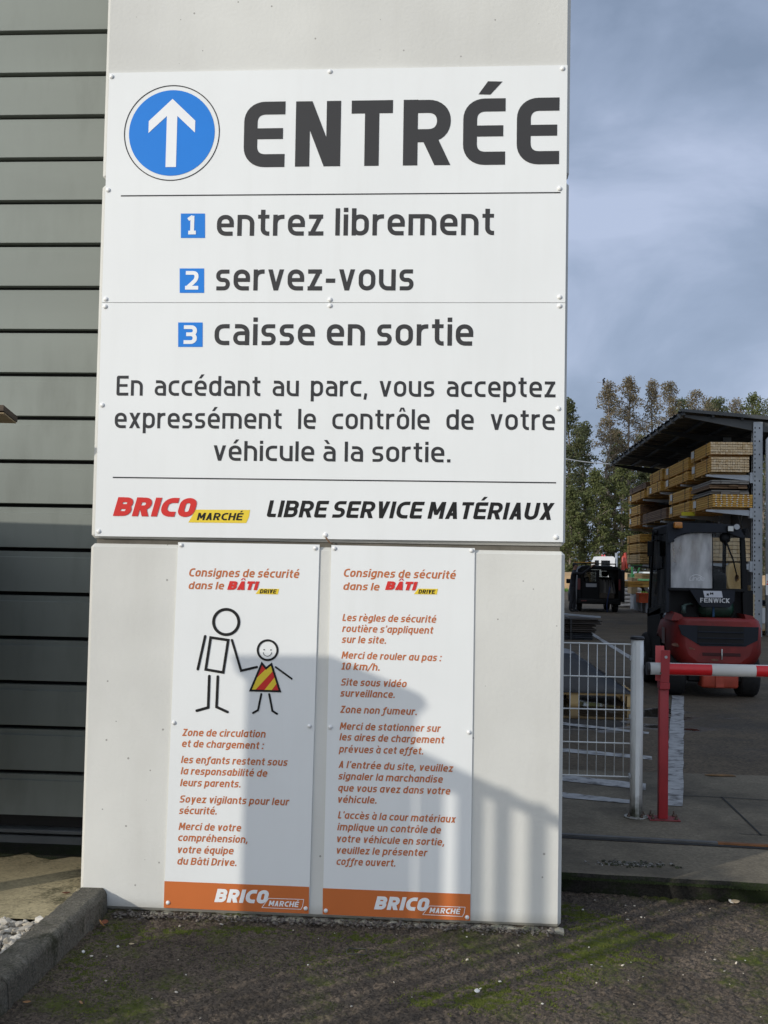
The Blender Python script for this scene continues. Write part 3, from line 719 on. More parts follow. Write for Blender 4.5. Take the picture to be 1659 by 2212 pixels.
# ================================================================== the signs
def z6(x, y): return (192.0 + .64484 * x, .64484 * y)
def z7(x, y): return (192.0 + .64484 * x, 411.46 + .64484 * y)
def z8(x, y): return (192.0 + .64484 * x, 768.06 + .64484 * y)
def za(x, y): return (329.2 + .23148 * x, 1152.1 + .23148 * y)
def zb_(x, y): return (329.2 + .23148 * x, 1536.1 + .23148 * y)
def zc(x, y): return (685.8 + .23148 * x, 1152.1 + .23148 * y)
def zd(x, y): return (685.8 + .23148 * x, 1536.1 + .23148 * y)
def child(o, root):
    o.parent = root; o.matrix_parent_inverse = Matrix.Translation(-root.location); return o
def adopt(root):
    """gives objects parented while building their place back"""
    for o in root.children: o.matrix_parent_inverse = Matrix.Translation(-root.location)
YS = -.010; YI = YS - .0012; YJ = YI - .0012
big = empty('entrance_sign', at(715, 1165, 0), 'big white sign reading ENTRÉE with a blue circled arrow and three numbered steps', 'sign')
sign_plate('sign_panel', [(236, 157.5), (1226, 140.5), (1221.2, 653.2), (219.8, 653)], YS, -.0005, M['panel'], big)
sign_plate('sign_panel', [(219.7, 654.2), (1221.1, 654.4), (1216, 1171), (205, 1158)], YS, -.0005, M['panel'], big)
C0 = at(*z6(277.5, 445), YI); K = .64484 * (at(830, 287, YI) - at(829, 287, YI)).length
def disc(name, r0, r1, mt, y, n=96):
    b = B(); c = Vector((C0.x, y, C0.z))
    o_ = [c + Vector((math.sin(a), 0, math.cos(a))) * r1 for a in [2 * math.pi * i / n for i in range(n)]]
    if r0 == 0: b.poly(o_)
    else:
        i_ = [c + Vector((math.sin(a), 0, math.cos(a))) * r0 for a in [2 * math.pi * i / n for i in range(n)]]
        V1 = [b.bm.verts.new(p) for p in o_]; V0 = [b.bm.verts.new(p) for p in i_]
        for i in range(n): b._f([V0[i], V1[i], V1[(i + 1) % n], V0[(i + 1) % n]])
    o = b.build(name, mt, None, recalc=False)
    if o.data.polygons[0].normal.y > 0: o.data.flip_normals()
    return o
em = disc('arrow_emblem', 0, 147.5 * K, M['blue'], YI); em.parent = big
ring = disc('ring', 161.5 * K, 165 * K, M['dark'], YI); ring.parent = em
AR = [(0, 117), (80, 41), (80, 0), (18, 58), (18, -118), (-18, -118), (-18, 58), (-80, 0), (-80, 41)]
b = B(); vs = [Vector((p[0], p[1])) for p in AR]; r = delaunay_2d_cdt(vs, [], [list(range(len(vs)))[::-1]], 1, 1e-5)
q = [b.bm.verts.new((C0.x + p.x * K, YJ, C0.z + p.y * K)) for p in r[0]]
for f in r[2]: b._f([q[i] for i in f])
ar = b.build('arrow', M['white'], em, recalc=False)
if ar.data.polygons[0].normal.y > 0: ar.data.flip_normals()
text('lettering', 'ɛNTRÉɛ'.replace('É', 'ê') if False else 'ɛNTRɛɛ', z6(517, 560), z6(1575, 549), 141.5, M['grey'], big, YI, w=.21, track=.155)
flat('accent', [z6(1305, 316), z6(1337, 272), z6(1386, 273), z6(1345, 317)], M['grey'], big, YI)
flat('rule', [z6(107, 654), z6(1580, 643), z6(1580, 647), z6(107, 658)], M['dark'], big, YI)
flat('rule', [z8(80, 406), z8(1565, 424), z8(1565, 428.2), z8(80, 410.2)], M['dark'], big, YI)
for t_, p0, p1 in (('entrez librement', z7(428, 152), z7(1357, 149.5)), ('servez-vous', z7(425, 335), z7(1087, 335)), ('caisse en sortie', z7(420, 518), z7(1287, 520))):
    text('lettering', t_, p0, p1, 58.5, M['grey'], big, YI, w=.158)
for d_, q0, q1, q2, q3, t0, t1 in (('1', (308, 77), (389, 77), (389, 159), (308, 159), (328, 147), (358, 147)), ('2', (304, 261), (386, 261), (386, 343), (304, 343), (322, 332), (366, 332)), ('3', (299, 442), (381, 442), (381, 524), (299, 524), (317, 514), (361, 514))):
    sq = flat('number_square', [z7(*q) for q in (q0, q1, q2, q3)], M['blue'], big, YI)
    text('numeral', d_, z7(*t0), z7(*t1), 40, M['white'], sq, YJ, w=.20)
text('lettering', 'En accédant au parc, vous acceptez', z8(92, 134), z8(1563, 140), 42.5, M['dark'], big, YI, w=.148, fit=1.0)
text('lettering', 'expressément le contrôle de votre', z8(86, 243), z8(1561, 250), 42.5, M['dark'], big, YI, w=.148, fit=1.0)
text('lettering', 'véhicule à la sortie.', z8(417, 352), z8(1211, 358), 42.5, M['dark'], big, YI, w=.148)
lg = flat('logo_tag', [z8(333, 559), z8(358, 516), z8(540, 517), z8(536, 540), z8(527, 561)], M['yellow'], big, YI)
text('lettering', 'MARCHÉ', z8(361, 551), z8(518, 552), 15.5, M['black'], lg, YJ, w=.20, it=True)
text('lettering', 'BRICO', z8(80, 537), z8(360, 541), 40, M['red'], big, YJ + -.0004, w=.27, it=True, track=.09, sh=.22)
text('lettering', 'LIBRE SERVICE MATÉRIAUX', z8(596, 541), z8(1560, 551), 36, M['black'], big, YI, w=.205, it=True, track=.11, space=.22)
rivets([z6(77, 257), z6(808, 240), z6(1587, 230), z6(65, 637), z6(1577, 632), z7(57, 364), z7(55, 389), z7(808, 366), z7(808, 386), z7(1577, 357), z7(1577, 387), z8(45, 166), z8(1573, 178), z8(33, 589), z8(792, 601), z8(1565, 609)], YS, big, .0115)
adopt(big)

def band_logo(root, Z, b0, b1, tagp, m0, m1):
    text('lettering', 'BRICO', Z(*b0), Z(*b1), 28, M['white'], root, YJ, w=.27, it=True, track=.09, sh=.22)
    strokes('logo_outline', [([Z(*p) for p in tagp], 1.2)], M['white'], root, YJ, closed=(0,))
    text('lettering', 'MARCHÉ', Z(*m0), Z(*m1), 11.3, M['white'], root, YJ, w=.21, it=True)
s1 = empty('safety_sign', at(510, 1975, 0), 'narrow white safety sign showing a stick figure adult and child hand in hand', 'sign', 'white safety signs with orange foot bands')
sign_plate('sign_panel', [za(240, 83), za(1560, 105), zb_(1460, 1892), zb_(105, 1836)], -.007, -.0005, M['panel'], s1)
YS2 = -.007; YI_, YJ_ = YI, YJ; YI = YS2 - .0012; YJ = YI - .0012
bd = flat('foot_band', [zb_(112, 1586), zb_(1463, 1640), zb_(1459.5, 1891.5), zb_(105.5, 1835.5)], M['orange'], s1, YI)
band_logo(s1, zb_, (577, 1782), (1085, 1797), [(1022, 1833), (1085, 1747), (1412, 1758), (1402, 1820), (1385, 1850)], (1083, 1818), (1370, 1830))
def head(s_, Z, tb, le, bt, tg, dr):
    text('lettering', 'Consignes de sécurité', Z(*tb[0]), Z(*tb[1]), 17.6, M['orange_text'], s_, YI, w=.185, it=True)
    text('lettering', 'dans le', Z(*le[0]), Z(*le[1]), 16.2, M['orange_text'], s_, YI, w=.185, it=True)
    t = flat('logo_tag', [Z(*p) for p in tg], M['yellow'], s_, YI)
    text('lettering', 'DRIVE', Z(*dr[0]), Z(*dr[1]), 8.9, M['black'], t, YJ, w=.21, it=True)
    text('lettering', 'BÂTI', Z(*bt[0]), Z(*bt[1]), 18.6, M['red'], s_, YJ - .0004, w=.29, it=True, track=.07, sh=.22)
head(s1, za, ((342, 402), (1370, 418)), ((337, 520), (668, 524)), ((697, 526), (997, 530)), [(962, 565), (1000, 515), (1182, 518), (1170, 570)], ((1000, 560), (1160, 562)))
def zpts(Z, *p): return [Z(*q) for q in p]
def circ(cx, cy, r, n=40, a0=0, a1=360): return [(cx + r * math.cos(math.radians(a0 + (a1 - a0) * i / n)), cy + r * math.sin(math.radians(a0 + (a1 - a0) * i / n))) for i in range(n if a1 - a0 == 360 else n + 1)]
q_ = .23148
strokes('stick_adult', [(zpts(za, *circ(688, 827, 118)), 27 * q_), (zpts(za, (543, 972), (707, 996), (660, 1298), (497, 1270)), 25 * q_), (zpts(za, (492, 960), (423, 1268)), 24 * q_),
    (zpts(za, (742, 996), (828, 1282), (975, 1247)), 22 * q_), (zpts(za, (530, 1332), (520, 1625), (413, 1655)), 25 * q_), (zpts(za, (610, 1336), (598, 1620), (700, 1667)), 25 * q_)], M['black'], s1, YJ, closed=(0, 1))
DR = [(1021, 1213), (1060, 1260), (1110, 1220), (1190, 1474), (915, 1466)]
dress = flat('stick_dress', zpts(za, *DR), M['red'], s1, YI)
for pl in ([(973, 1350), (1064, 1262), (1108, 1226), (1120, 1290), (960, 1462), (922, 1462)], [(1140, 1345), (1166, 1392), (1108, 1470), (1040, 1468)]):
    flat('stripe', zpts(za, *pl), M['yellow'], dress, YI - .0006)
strokes('stick_child', [(zpts(za, *circ(1075, 1090, 92)), 20 * q_), (zpts(za, *DR), 19 * q_), (zpts(za, (1150, 1248), (1300, 1357)), 17 * q_), (zpts(za, (1016, 1500), (985, 1650), (938, 1676)), 19 * q_), (zpts(za, (1090, 1500), (1120, 1657), (1163, 1684)), 19 * q_),
    (zpts(za, *circ(1073, 1106, 40, 20, 8, 172)), 5 * q_), (zpts(za, (1041, 1086), (1043, 1086)), 11 * q_), (zpts(za, (1105, 1088), (1107, 1088)), 11 * q_)], M['black'], s1, YJ, closed=(0, 1))
for tx, p0, p1 in (('Zone de circulation', (277, 232), (1057, 247)), ('et de chargement :', (275, 335), (1042, 355)), ('les enfants restent sous', (265, 485), (1262, 512)), ('la responsabilité de', (262, 590), (1072, 614)), ('leurs parents.', (257, 700), (822, 714)),
                   ('Soyez vigilants pour leur', (252, 853), (1278, 881)), ('sécurité.', (248, 960), (600, 966)), ('Merci de votre', (243, 1108), (828, 1124)), ('compréhension,', (239, 1212), (888, 1232)), ('votre équipe', (238, 1325), (757, 1338)), ('du Bâti Drive.', (232, 1432), (785, 1447))):
    text('lettering', tx, zb_(*p0), zb_(*p1), 15.4, M['orange_text'], s1, YI, w=.185, it=True)
rivets([za(268, 109), za(1519, 138), zb_(199, 108), zb_(1465, 140), zb_(145, 1788), zb_(1430, 1842)], YJ - .0002, s1, .0098)
adopt(s1)
s2 = empty('safety_sign', at(855, 1990, 0), 'narrow white safety sign filled with orange italic rules and no figures', 'sign', 'white safety signs with orange foot bands')
sign_plate('sign_panel', [zc(130, 110), zc(1468, 138), zd(1425, 1957), zd(47, 1898)], -.007, -.0005, M['panel'], s2)
flat('foot_band', [zd(50, 1652), zd(1428, 1708), zd(1425, 1956.5), zd(47.5, 1897.5)], M['orange'], s2, YI)
band_logo(s2, zd, (527, 1850), (1045, 1868), [(982, 1898), (1045, 1818), (1378, 1830), (1368, 1888), (1352, 1917)], (1043, 1883), (1337, 1895))
head(s2, zc, ((245, 405), (1290, 427)), ((240, 528), (578, 534)), ((630, 527), (935, 533)), [(900, 567), (940, 515), (1124, 518), (1112, 571)], ((940, 562), (1100, 565)))
for Z, L in ((zc, (('Les règles de sécurité', (232, 818), (1108, 836)), ('routière s’appliquent', (228, 920), (1082, 938)), ('sur le site.', (225, 1022), (640, 1031)), ('Merci de rouler au pas :', (222, 1168), (1160, 1195)), ('10 km/h.', (222, 1272), (580, 1282)), ('Site sous vidéo', (217, 1420), (832, 1437)), ('surveillance.', (212, 1523), (722, 1537)), ('Zone non fumeur.', (210, 1675), (927, 1697)))),
             (zd, (('Merci de stationner sur', (206, 172), (1152, 196)), ('les aires de chargement', (203, 273), (1185, 303)), ('prévues à cet effet.', (197, 386), (987, 406)), ('A l’entrée du site, veuillez', (195, 530), (1268, 568)), ('signaler la marchandise', (193, 638), (1170, 670)), ('que vous avez dans votre', (192, 748), (1240, 780)), ('véhicule.', (193, 855), (552, 864)),
                   ('L’accès à la cour matériaux', (190, 1002), (1293, 1043)), ('implique un contrôle de', (183, 1112), (1153, 1144)), ('votre véhicule en sortie,', (183, 1222), (1183, 1256)), ('veuillez le présenter', (180, 1330), (1028, 1356)), ('coffre ouvert.', (177, 1435), (727, 1452))))):
    for tx, p0, p1 in L: text('lettering', tx, Z(*p0), Z(*p1), 15.4, M['orange_text'], s2, YI, w=.185, it=True)
rivets([zc(158, 140), zc(1438, 160), zd(118, 150), zd(1413, 197), zd(77, 1863), zd(1396, 1925)], YJ - .0002, s2, .0098)
adopt(s2)

# ================================================================== the yard
def Z1(x, y): return ((2200 + x * .4967) / 1.82278, (1400 + y * .4967) / 1.82278)
def Z2(x, y): return ((2200 + x * .4967) / 1.82278, (2300 + y * .4967) / 1.82278)
YG = .1
M['fence'] = mat('fence_white', (.74, .75, .72), .4, .08, 8, dirt=((.30, .28, .22), 30, .66))
def post_mat():
    m = mat('post_white', (.76, .77, .74), .4, .06, 8); t = m.node_tree; p = t.nodes['Principled BSDF']; src = p.inputs['Base Color'].links[0].from_socket
    co = [n for n in t.nodes if n.type == 'TEX_COORD'][0].outputs['Object']; sx = N(t, 'ShaderNodeSeparateXYZ'); t.links.new(co, sx.inputs[0])
    n = N(t, 'ShaderNodeTexNoise'); n.inputs['Scale'].default_value = 22; n.inputs['Detail'].default_value = 5; t.links.new(co, n.inputs['Vector'])
    f = RAMP(t, MATH(t, 'ADD', sx.outputs[2], MATH(t, 'MULTIPLY', n.outputs[0], .22)), [(.12, (.95,) * 3), (.27, (0, 0, 0))])      # grime climbing from the ground
    t.links.new(MIX(t, f, src, (.06, .065, .035)), p.inputs['Base Color']); return m
M['post'] = post_mat()
M['blackplastic'] = mat('black_plastic', (.015, .015, .017), .5)
M['steel'] = mat('galvanised', (.36, .38, .39), .45, .15, 6, metal=.55)
M['bolt'] = mat('bolt_rust', (.10, .07, .05), .7, .3, 30)
# white wire fence
YF = 1.99
pf = gz(*Z2(612, 1850), YG)
fe = empty('wire_fence', (pf.x, pf.y, YG), 'white welded wire fence panel ending at a round white post with black cap', 'fence')
def fl_(o):
    o.parent = fe; o.matrix_parent_inverse = Matrix.Translation(-fe.location); return o
ptop = at(*Z2(622, 440), pf.y).z
b = B(); b.tube([(pf.x, pf.y, YG), (pf.x, pf.y, ptop)], .0385, 24); b.box(pf.x - .012, pf.x + .012, pf.y - .041, pf.y - .036, YG + .01, ptop - .01)
po = b.build('post', M['post'], fe); po.location = (0, 0, 0)
for v in po.data.vertices: v.co -= Vector((pf.x, pf.y, YG))
b = B(); b.tube([(0, 0, ptop - YG), (0, 0, ptop - YG + .012), (0, 0, ptop - YG + .02)], [.044, .044, .036], 24); b.build('cap', M['blackplastic'], po)
b = B(); b.tube([(0, 0, .002), (0, 0, .010)], .072, 28); b.build('base_plate', mat('plate_white', (.36, .36, .33), .7, .4, 30, dirt=((.08, .08, .05), 25, .5)), po)
for k in range(4):
    a = math.radians(30 + 90 * k); b = B(); b.tube([(0, 0, 0), (0, 0, .012)], .010, 6); b.tube([(0, 0, .012), (0, 0, .024)], .005, 8)
    o = b.build('bolt', M['bolt'], po); o.location = (.055 * math.cos(a), .055 * math.sin(a), .010)
wm = B(); xa = .36; xb = pf.x - .036; yy = pf.y
zr = [at(*Z2(570, r), yy).z for r in (476, 738, 998, 1262, 1527)]
for z in zr:
    for dz in (-.0, ): wm.tube([(xa, yy - .006, z), (xb, yy - .006, z)], .0042, 8); wm.tube([(xa, yy + .006, z - .002), (xb, yy + .006, z - .002)], .0035, 8)
dx = (at(*Z2(518, 600), yy).x - at(*Z2(92, 600), yy).x) / 6; x = at(*Z2(518, 600), yy).x
while x > xa: wm.tube([(x, yy, zr[-1] - .004), (x, yy, zr[0] + .004)], .0028, 8); x -= dx
o = fl_(wm.build('wire_mesh', M['fence']))
for k in range(3):
    z = zr[0] - .1 - k * .36; b = B(); b.box(xb - .012, xb + .010, yy - .014, yy + .014, z, z + .03, .003); fl_(b.build('clip', M['steel']))
b = B(); b.tube([(.40, yy, YG), (.40, yy, ptop)], .0385, 20); fl_(b.build('post', M['fence']))

# red rest post and the striped arm
M['redpost'] = mat('post_red', (.34, .022, .028), .5, .15, 5, dirt=((.12, .025, .02), 12, .62))
M['redlight'] = mat('post_red_pale', (.62, .10, .10), .5, .08, 5)
rp = gz(*Z2(823, 1862), YG)
rr = empty('barrier_post', (rp.x, rp.y, YG), 'red square steel post with a fork holding the striped barrier arm', 'post')
def pl_(name, b, m): return b.build(name, m, rr)
AZ = at(*Z2(840, 668), rp.y).z - YG; H1 = at(*Z2(840, 765), rp.y).z - YG; H2 = at(*Z2(850, 520), rp.y).z - YG; H3 = at(*Z2(810, 492), rp.y).z - YG
b = B(); b.box(-.028, .028, -.028, .028, .006, H1 - .05, .004, 2); pl_('pole', b, M['redpost'])
b = B(); b.prism([(-.026, -.050, H1 - .005), (.026, -.050, H1 - .005), (.031, -.050, H2), (-.023, -.050, H2)], (0, .008, 0)); fk = pl_('fork_plate', b, M['redpost'])
b = B(); b.prism([(-.042, .042, H1 - .005), (.016, .042, H1 - .005), (.010, .042, H3), (-.043, .042, H3)], (0, .008, 0)); pl_('fork_plate', b, M['redlight'])
b = B(); b.box(-.03, .03, -.05, .05, H1 - .049, H1 - .006, .003); pl_('fork_seat', b, M['redpost'])
b = B(); b.tube([(.006, -.0505, H2 - .042), (.006, -.052, H2 - .042)], .009, 12); b.build('hole', M['steel'], fk)
b = B(); b.tube([(-.026, -.054, AZ - .025), (-.026, -.050, AZ - .025)], .007, 8); b.build('bolt', M['bolt'], fk)
b = B(); b.box(-.088, .098, -.07, .07, 0.001, .008, .002); pl_('base_plate', b, mat('plate_red', (.20, .03, .03), .7, .3, 20, dirt=((.05, .03, .02), 20, .55)))
for x, y in ((-.065, -.045), (.075, -.045), (-.065, .045), (.075, .045)):
    b = B(); b.tube([(0, 0, 0), (0, 0, .012)], .011, 6); b.tube([(0, 0, .012), (0, 0, .034)], .0055, 8); o = pl_('bolt', b, M['bolt']); o.location = (x, y, .008)
az0 = at(*Z2(705, 668), rp.y); az1 = at(*Z2(1655, 690), rp.y); slope = (az1.z - az0.z) / (az1.x - az0.x)
arm = empty('lifting_barrier', (az0.x, rp.y, az0.z), 'white round barrier arm with red reflective bands lying in the red fork', 'barrier')
LX = 4.3; AR_ = .0375
def armz(x): return slope * x
b = B(); b.tube([(0, 0, 0), (LX, 0, armz(LX))], AR_, 28); b.build('tube', mat('arm_white', (.82, .83, .81), .3, .03, 5), arm)
b = B(); b.tube([(-.008, 0, 0), (.012, 0, 0)], AR_ + .0015, 24); b.build('end_cap', M['blackplastic'], arm)
pxm = (az1.x - az0.x) / (1655 - 705)
for x0 in range(0, 8):
    a = (868 - 705 + x0 * 690) * pxm; c = a + 342 * pxm
    if c > LX: break
    b = B(); ang = [math.radians(t) for t in np.linspace(-62, 62, 13)]; r = AR_ + .0008
    R0 = [b.bm.verts.new((a, -r * math.cos(t), armz(a) + r * math.sin(t))) for t in ang]; R1 = [b.bm.verts.new((c, -r * math.cos(t), armz(c) + r * math.sin(t))) for t in ang]
    for i in range(12): b._f([R0[i], R1[i], R1[i + 1], R0[i + 1]], True)
    b.build('reflective_band', mat('band_red', (.62, .012, .018), .35, .06, 40) if x0 == 0 else bpy.data.materials['band_red'], arm, recalc=False)
b = B(); b.box(LX - .05, LX + .3, -.18, .18, -(az0.z - YG), .15, .02, 2); b.build('pivot_box', M['redpost'], arm)

# gate rail across the apron
b = B(); ra, rb = gz(1222, 1807, .1), gz(1659, 1831, .1); d = (rb - ra) / (rb.x - ra.x)
def rx(x): return ra + d * (x - ra.x)
rt = B()
for a_, c_, bb in ((-.2, 1.42, b), (1.42, 6, rt)):
    p, q = rx(a_), rx(c_)
    bb.prism([(p.x, p.y, .1), (p.x, p.y + .035, .1), (p.x, p.y + .035, .112), (p.x, p.y, .112)], (q.x - p.x, q.y - p.y, 0))
gr = b.build('gate_rail', mat('rail_steel', (.10, .10, .095), .6, .2, 12, metal=.3)); tag(gr, 'long flat steel gate rail let into the concrete apron', 'rail')
rt.build('rusty_length', mat('rail_rust', (.20, .085, .03), .85, .3, 14), gr)
b = B(); p, q = rx(-.2), rx(6); line_strip(b, [(p.x, p.y - .03), (q.x, q.y - .03)], .045, .104); tag(b.build('rail_groove', bpy.data.materials['joint_dark']), kind='structure')

# ------------------------------------------------------------------ forklift, seen from behind
M['flred'] = mat('forklift_red', (.21, .013, .010), .5, .3, 3, dirt=((.09, .016, .013), 4, .58), bump=.1, bscale=9)
M['florange'] = mat('forklift_orange', (.42, .06, .03), .55, .2, 8)
M['flblack'] = mat('forklift_black', (.006, .007, .008), .6, .2, 6, spec=.25)
M['flnavy'] = mat('forklift_navy', (.010, .014, .022), .55, .15, 6, spec=.3)
M['tyre'] = mat('tyre', (.012, .012, .012), .85, .3, 14, bump=.4)
def glass(name, tint, alpha, rough=.05, col=(.02, .022, .024)):
    m = bpy.data.materials.new(name); m.use_nodes = True; t = m.node_tree; t.nodes.clear(); o = N(t, 'ShaderNodeOutputMaterial')
    tr = N(t, 'ShaderNodeBsdfTransparent'); tr.inputs[0].default_value = (*tint, 1); p = N(t, 'ShaderNodeBsdfPrincipled'); p.inputs['Base Color'].default_value = (*col, 1); p.inputs['Roughness'].default_value = rough
    co = N(t, 'ShaderNodeTexCoord').outputs['Object']; n = N(t, 'ShaderNodeTexNoise'); n.inputs['Scale'].default_value = 3.5; n.inputs['Detail'].default_value = 6
    mq = N(t, 'ShaderNodeMapping'); mq.inputs['Scale'].default_value = (2.2, 1, .7); t.links.new(co, mq.inputs[0]); t.links.new(mq.outputs[0], n.inputs['Vector'])
    f = RAMP(t, n.outputs[0], [(.34, (alpha * .45,) * 3), (.66, (min(1, alpha * 1.4),) * 3)])
    x = N(t, 'ShaderNodeMixShader'); t.links.new(f, x.inputs[0]); t.links.new(tr.outputs[0], x.inputs[1]); t.links.new(p.outputs[0], x.inputs[2]); t.links.new(x.outputs[0], o.inputs[0]); return m
M['glass'] = glass('dark_glass', (.25, .26, .27), .3); M['sheenglass'] = glass('painted_sheen_glass', (.85, .86, .88), .54, .35, (.70, .70, .69)); M['vanglass'] = glass('van_glass', (.50, .52, .52), .25); M['clearglass'] = glass('clear_glass', (.85, .87, .87), .12)  # pale rear pane: its dirt and sky reflection are painted into the colour
pw_ = gz(1613, 1504, YG)
fx = pw_.x - .46; fy = pw_.y - .36
FK = empty('forklift', (fx, fy, YG), 'red and black counterbalance forklift parked with its back to the barrier', 'forklift')
def F(name, b, m, parent=None): return b.build(name, m, parent or FK)
SC = .001187
def fz(x, y, Y=0): return Vector((.57 - (1310 - x) * SC, Y, (2080 - y) * SC))     # rear view measurements -> metres
# counterweight: lofted body
b = B()
secs = [   # (Y, half width, z bottom, z top)
    (0, .40, .46, .93), (.03, .47, .42, .955), (.10, .52, .38, .965), (.35, .565, .36, .96), (.55, .575, .52, .95), (.9, .575, .55, .93), (1.05, .57, .55, .80)]
cx0 = .045; prev = None
for Y, hw, z0, z1 in secs:
    pr = [(-hw * .62, z0 - .03), (hw * .62, z0 - .03), (hw * .9, z0 + .06), (hw, z0 + .17), (hw, z1 - .12), (hw * .95, z1 - .03), (hw * .88, z1), (-hw * .88, z1), (-hw * .95, z1 - .03), (-hw, z1 - .12), (-hw, z0 + .17), (-hw * .9, z0 + .06)]
    ring = [b.bm.verts.new((cx0 + x, Y, z)) for x, z in pr]
    if prev:
        for k in range(12): b._f([prev[k], prev[(k + 1) % 12], ring[(k + 1) % 12], ring[k]], True)
    else: b._f(ring[::-1])
    prev = ring
b._f(prev)
cw_ = F('counterweight', b, M['flred'])
b = B(); g = [fz(*p) for p in ((458, 1342), (1262, 1350), (1252, 1482), (1128, 1548), (684, 1552), (492, 1440))]; b.prism([(p.x, -.006, p.z) for p in g], (0, .02, 0)); gri = b.build('grille', M['flnavy'], cw_)
b = B(); p, q = fz(650, 1348), fz(1112, 1535); b.box(p.x, q.x, -.010, -.0062, q.z, p.z); b.build('recess', M['gap'], gri)
for zz in (1408, 1470, 1525):
    b = B(); p, q = fz(655, zz - 7), fz(1108, zz + 7); b.box(p.x, q.x, -.020, -.0105, q.z, p.z, .003); b.build('louvre', M['flnavy'], gri)
b = B(); p, q = fz(700, 1618), fz(1082, 1652); b.box(p.x, q.x, -.004, .01, q.z, p.z, .003); b.build('tow_slot', mat('slot_dark', (.05, .006, .006), .7), cw_)
b = B(); p = fz(892, 1620); b.tube([(p.x, -.02, p.z - .075), (p.x, -.02, p.z + .05)], .008, 8); b.build('tow_pin', mat('pin', (.55, .56, .52), .4), cw_)
for xx, yy_, r_ in ((425, 1546, .030), (452, 1556, .016), (588, 1578, .020), (614, 1586, .010), (820, 1690, .03)):
    b = B(); p = fz(xx, yy_); yq = -.004 if xx > 500 else .012
    o_ = [(p.x + r_ * 1.5 * math.cos(a) * random.uniform(.5, 1.2), yq, p.z + r_ * .7 * math.sin(a) * random.uniform(.5, 1.2)) for a in np.linspace(0, 6.28, 11)[:-1]]
    b.prism(o_, (0, .02, 0)); b.build('paint_scrape', mat('scrape', (.19, .09, .055), .8, .4, 30) if 'scrape' not in bpy.data.materials else bpy.data.materials['scrape'], cw_)
# raised horns beside the gas bottle well
for sx, pts in ((1, ((1130, 1222), (1215, 1240), (1260, 1300), (1150, 1300))), (-1, ((430, 1214), (500, 1240), (540, 1300), (395, 1300)))):
    b = B(); b.prism([fz(*p, .06) for p in pts], (0, .5, 0)); b.build('horn', M['flred'], cw_)
b = B(); b.box(cx0 - .20, cx0 + .24, .02, .30, .12, .36, .03, 2); b.box(cx0 - .04, cx0 + .06, .0, .02, .13, .34, .004); F('tow_block', b, M['florange'])
b = B(); b.box(-.30, .42, .16, 2.0, .18, .50, .02); F('chassis', b, M['flblack'])
b = B(); b.box(-.50, .58, 1.0, 2.0, .30, .92, .04, 2); F('side_body', b, M['flblack'])
def wheel(x, y, r, w, name='wheel'):
    b = B(); pr = [(-w / 2, r * .55), (-w / 2, r * .93), (-w / 2 + .03, r), (w / 2 - .03, r), (w / 2, r * .93), (w / 2, r * .55)]; n = 28; R = []
    for i in range(n):
        a = 2 * math.pi * i / n; R.append([b.bm.verts.new((px, rr_ * math.cos(a), rr_ * math.sin(a))) for px, rr_ in pr])
    for i in range(n):
        for k in range(len(pr) - 1): b._f([R[i][k], R[i][k + 1], R[(i + 1) % n][k + 1], R[(i + 1) % n][k]], True)
        b._f([R[i][0], R[(i + 1) % n][0], R[(i + 1) % n][-1], R[i][-1]])
    o = b.build(name, M['tyre']); b = B(); b.tube([(-w * .42, 0, 0), (w * .42, 0, 0)], r * .56, 18); b.tube([(-w * .5, 0, 0), (w * .5, 0, 0)], r * .2, 12); b.build('rim', M['steel'], o)
    o.location = (x, y, r); return o
for x, y, r, w in ((.455, .38, .27, .23), (-.43, .38, .27, .23), (.47, 1.95, .34, .26), (-.43, 1.95, .34, .26)): wheel(x, y, r, w).parent = FK
# cab: pillars, roof, window, side glass
b = B(); b.prism([fz(385, 400, .30), fz(420, 420, .30), fz(405, 1225, .30), fz(382, 1225, .30)], (0, .09, 0)); F('rear_pillar', b, M['flnavy'])
b = B(); b.prism([fz(1142, 400, .30), fz(1182, 420, .30), fz(1228, 1240, .30), fz(1168, 1240, .30)], (0, .09, 0)); F('rear_pillar', b, M['flblack'])
b = B(); rf = [fz(385, 330, .26), fz(392, 296, .26), fz(430, 286, .26), fz(900, 292, .26), fz(1060, 305, .26), fz(1130, 345, .26), fz(1175, 430, .26), fz(1150, 440, .26), fz(1000, 385, .26), fz(660, 382, .26), fz(540, 400, .26), fz(470, 440, .26), fz(420, 500, .26), fz(385, 500, .26)]
b.prism(rf, (0, .12, 0)); F('rear_header', b, M['flnavy'])
b = B(); p, q = fz(412, 300), fz(1150, 345); b.box(p.x, q.x, .38, 1.62, q.z, p.z, .02, 2); F('roof', b, M['flnavy'])
b = B(); p, q = fz(400, 968, .29), fz(1180, 1000, .29); b.box(p.x, q.x, .28, .36, q.z, p.z, .006); F('sill_bar', b, M['flblack'])
yw = .335
mk = [(425, 505), (440, 480), (490, 440), (560, 412), (660, 393), (850, 392), (862, 968), (432, 968)]
b = B(); b.prism([fz(x, y, yw) for x, y in mk], (0, .006, 0)); rw = F('rear_window', b, M['sheenglass'])
b = B(); b.prism([fz(x, y, yw) for x, y in ((866, 392), (1140, 395), (1166, 968), (866, 968))], (0, .006, 0)); F('rear_window', b, M['clearglass'])
b = B(); b.tube([fz(856, 392, yw - .006), fz(862, 968, yw - .006)], .006, 6); F('window_seal', b, M['flblack'])
b = B(); b.tube([fz(447, 478, yw), fz(447, 478, yw - .02)], .018, 12); b.build('window_knob', M['flblack'], rw)
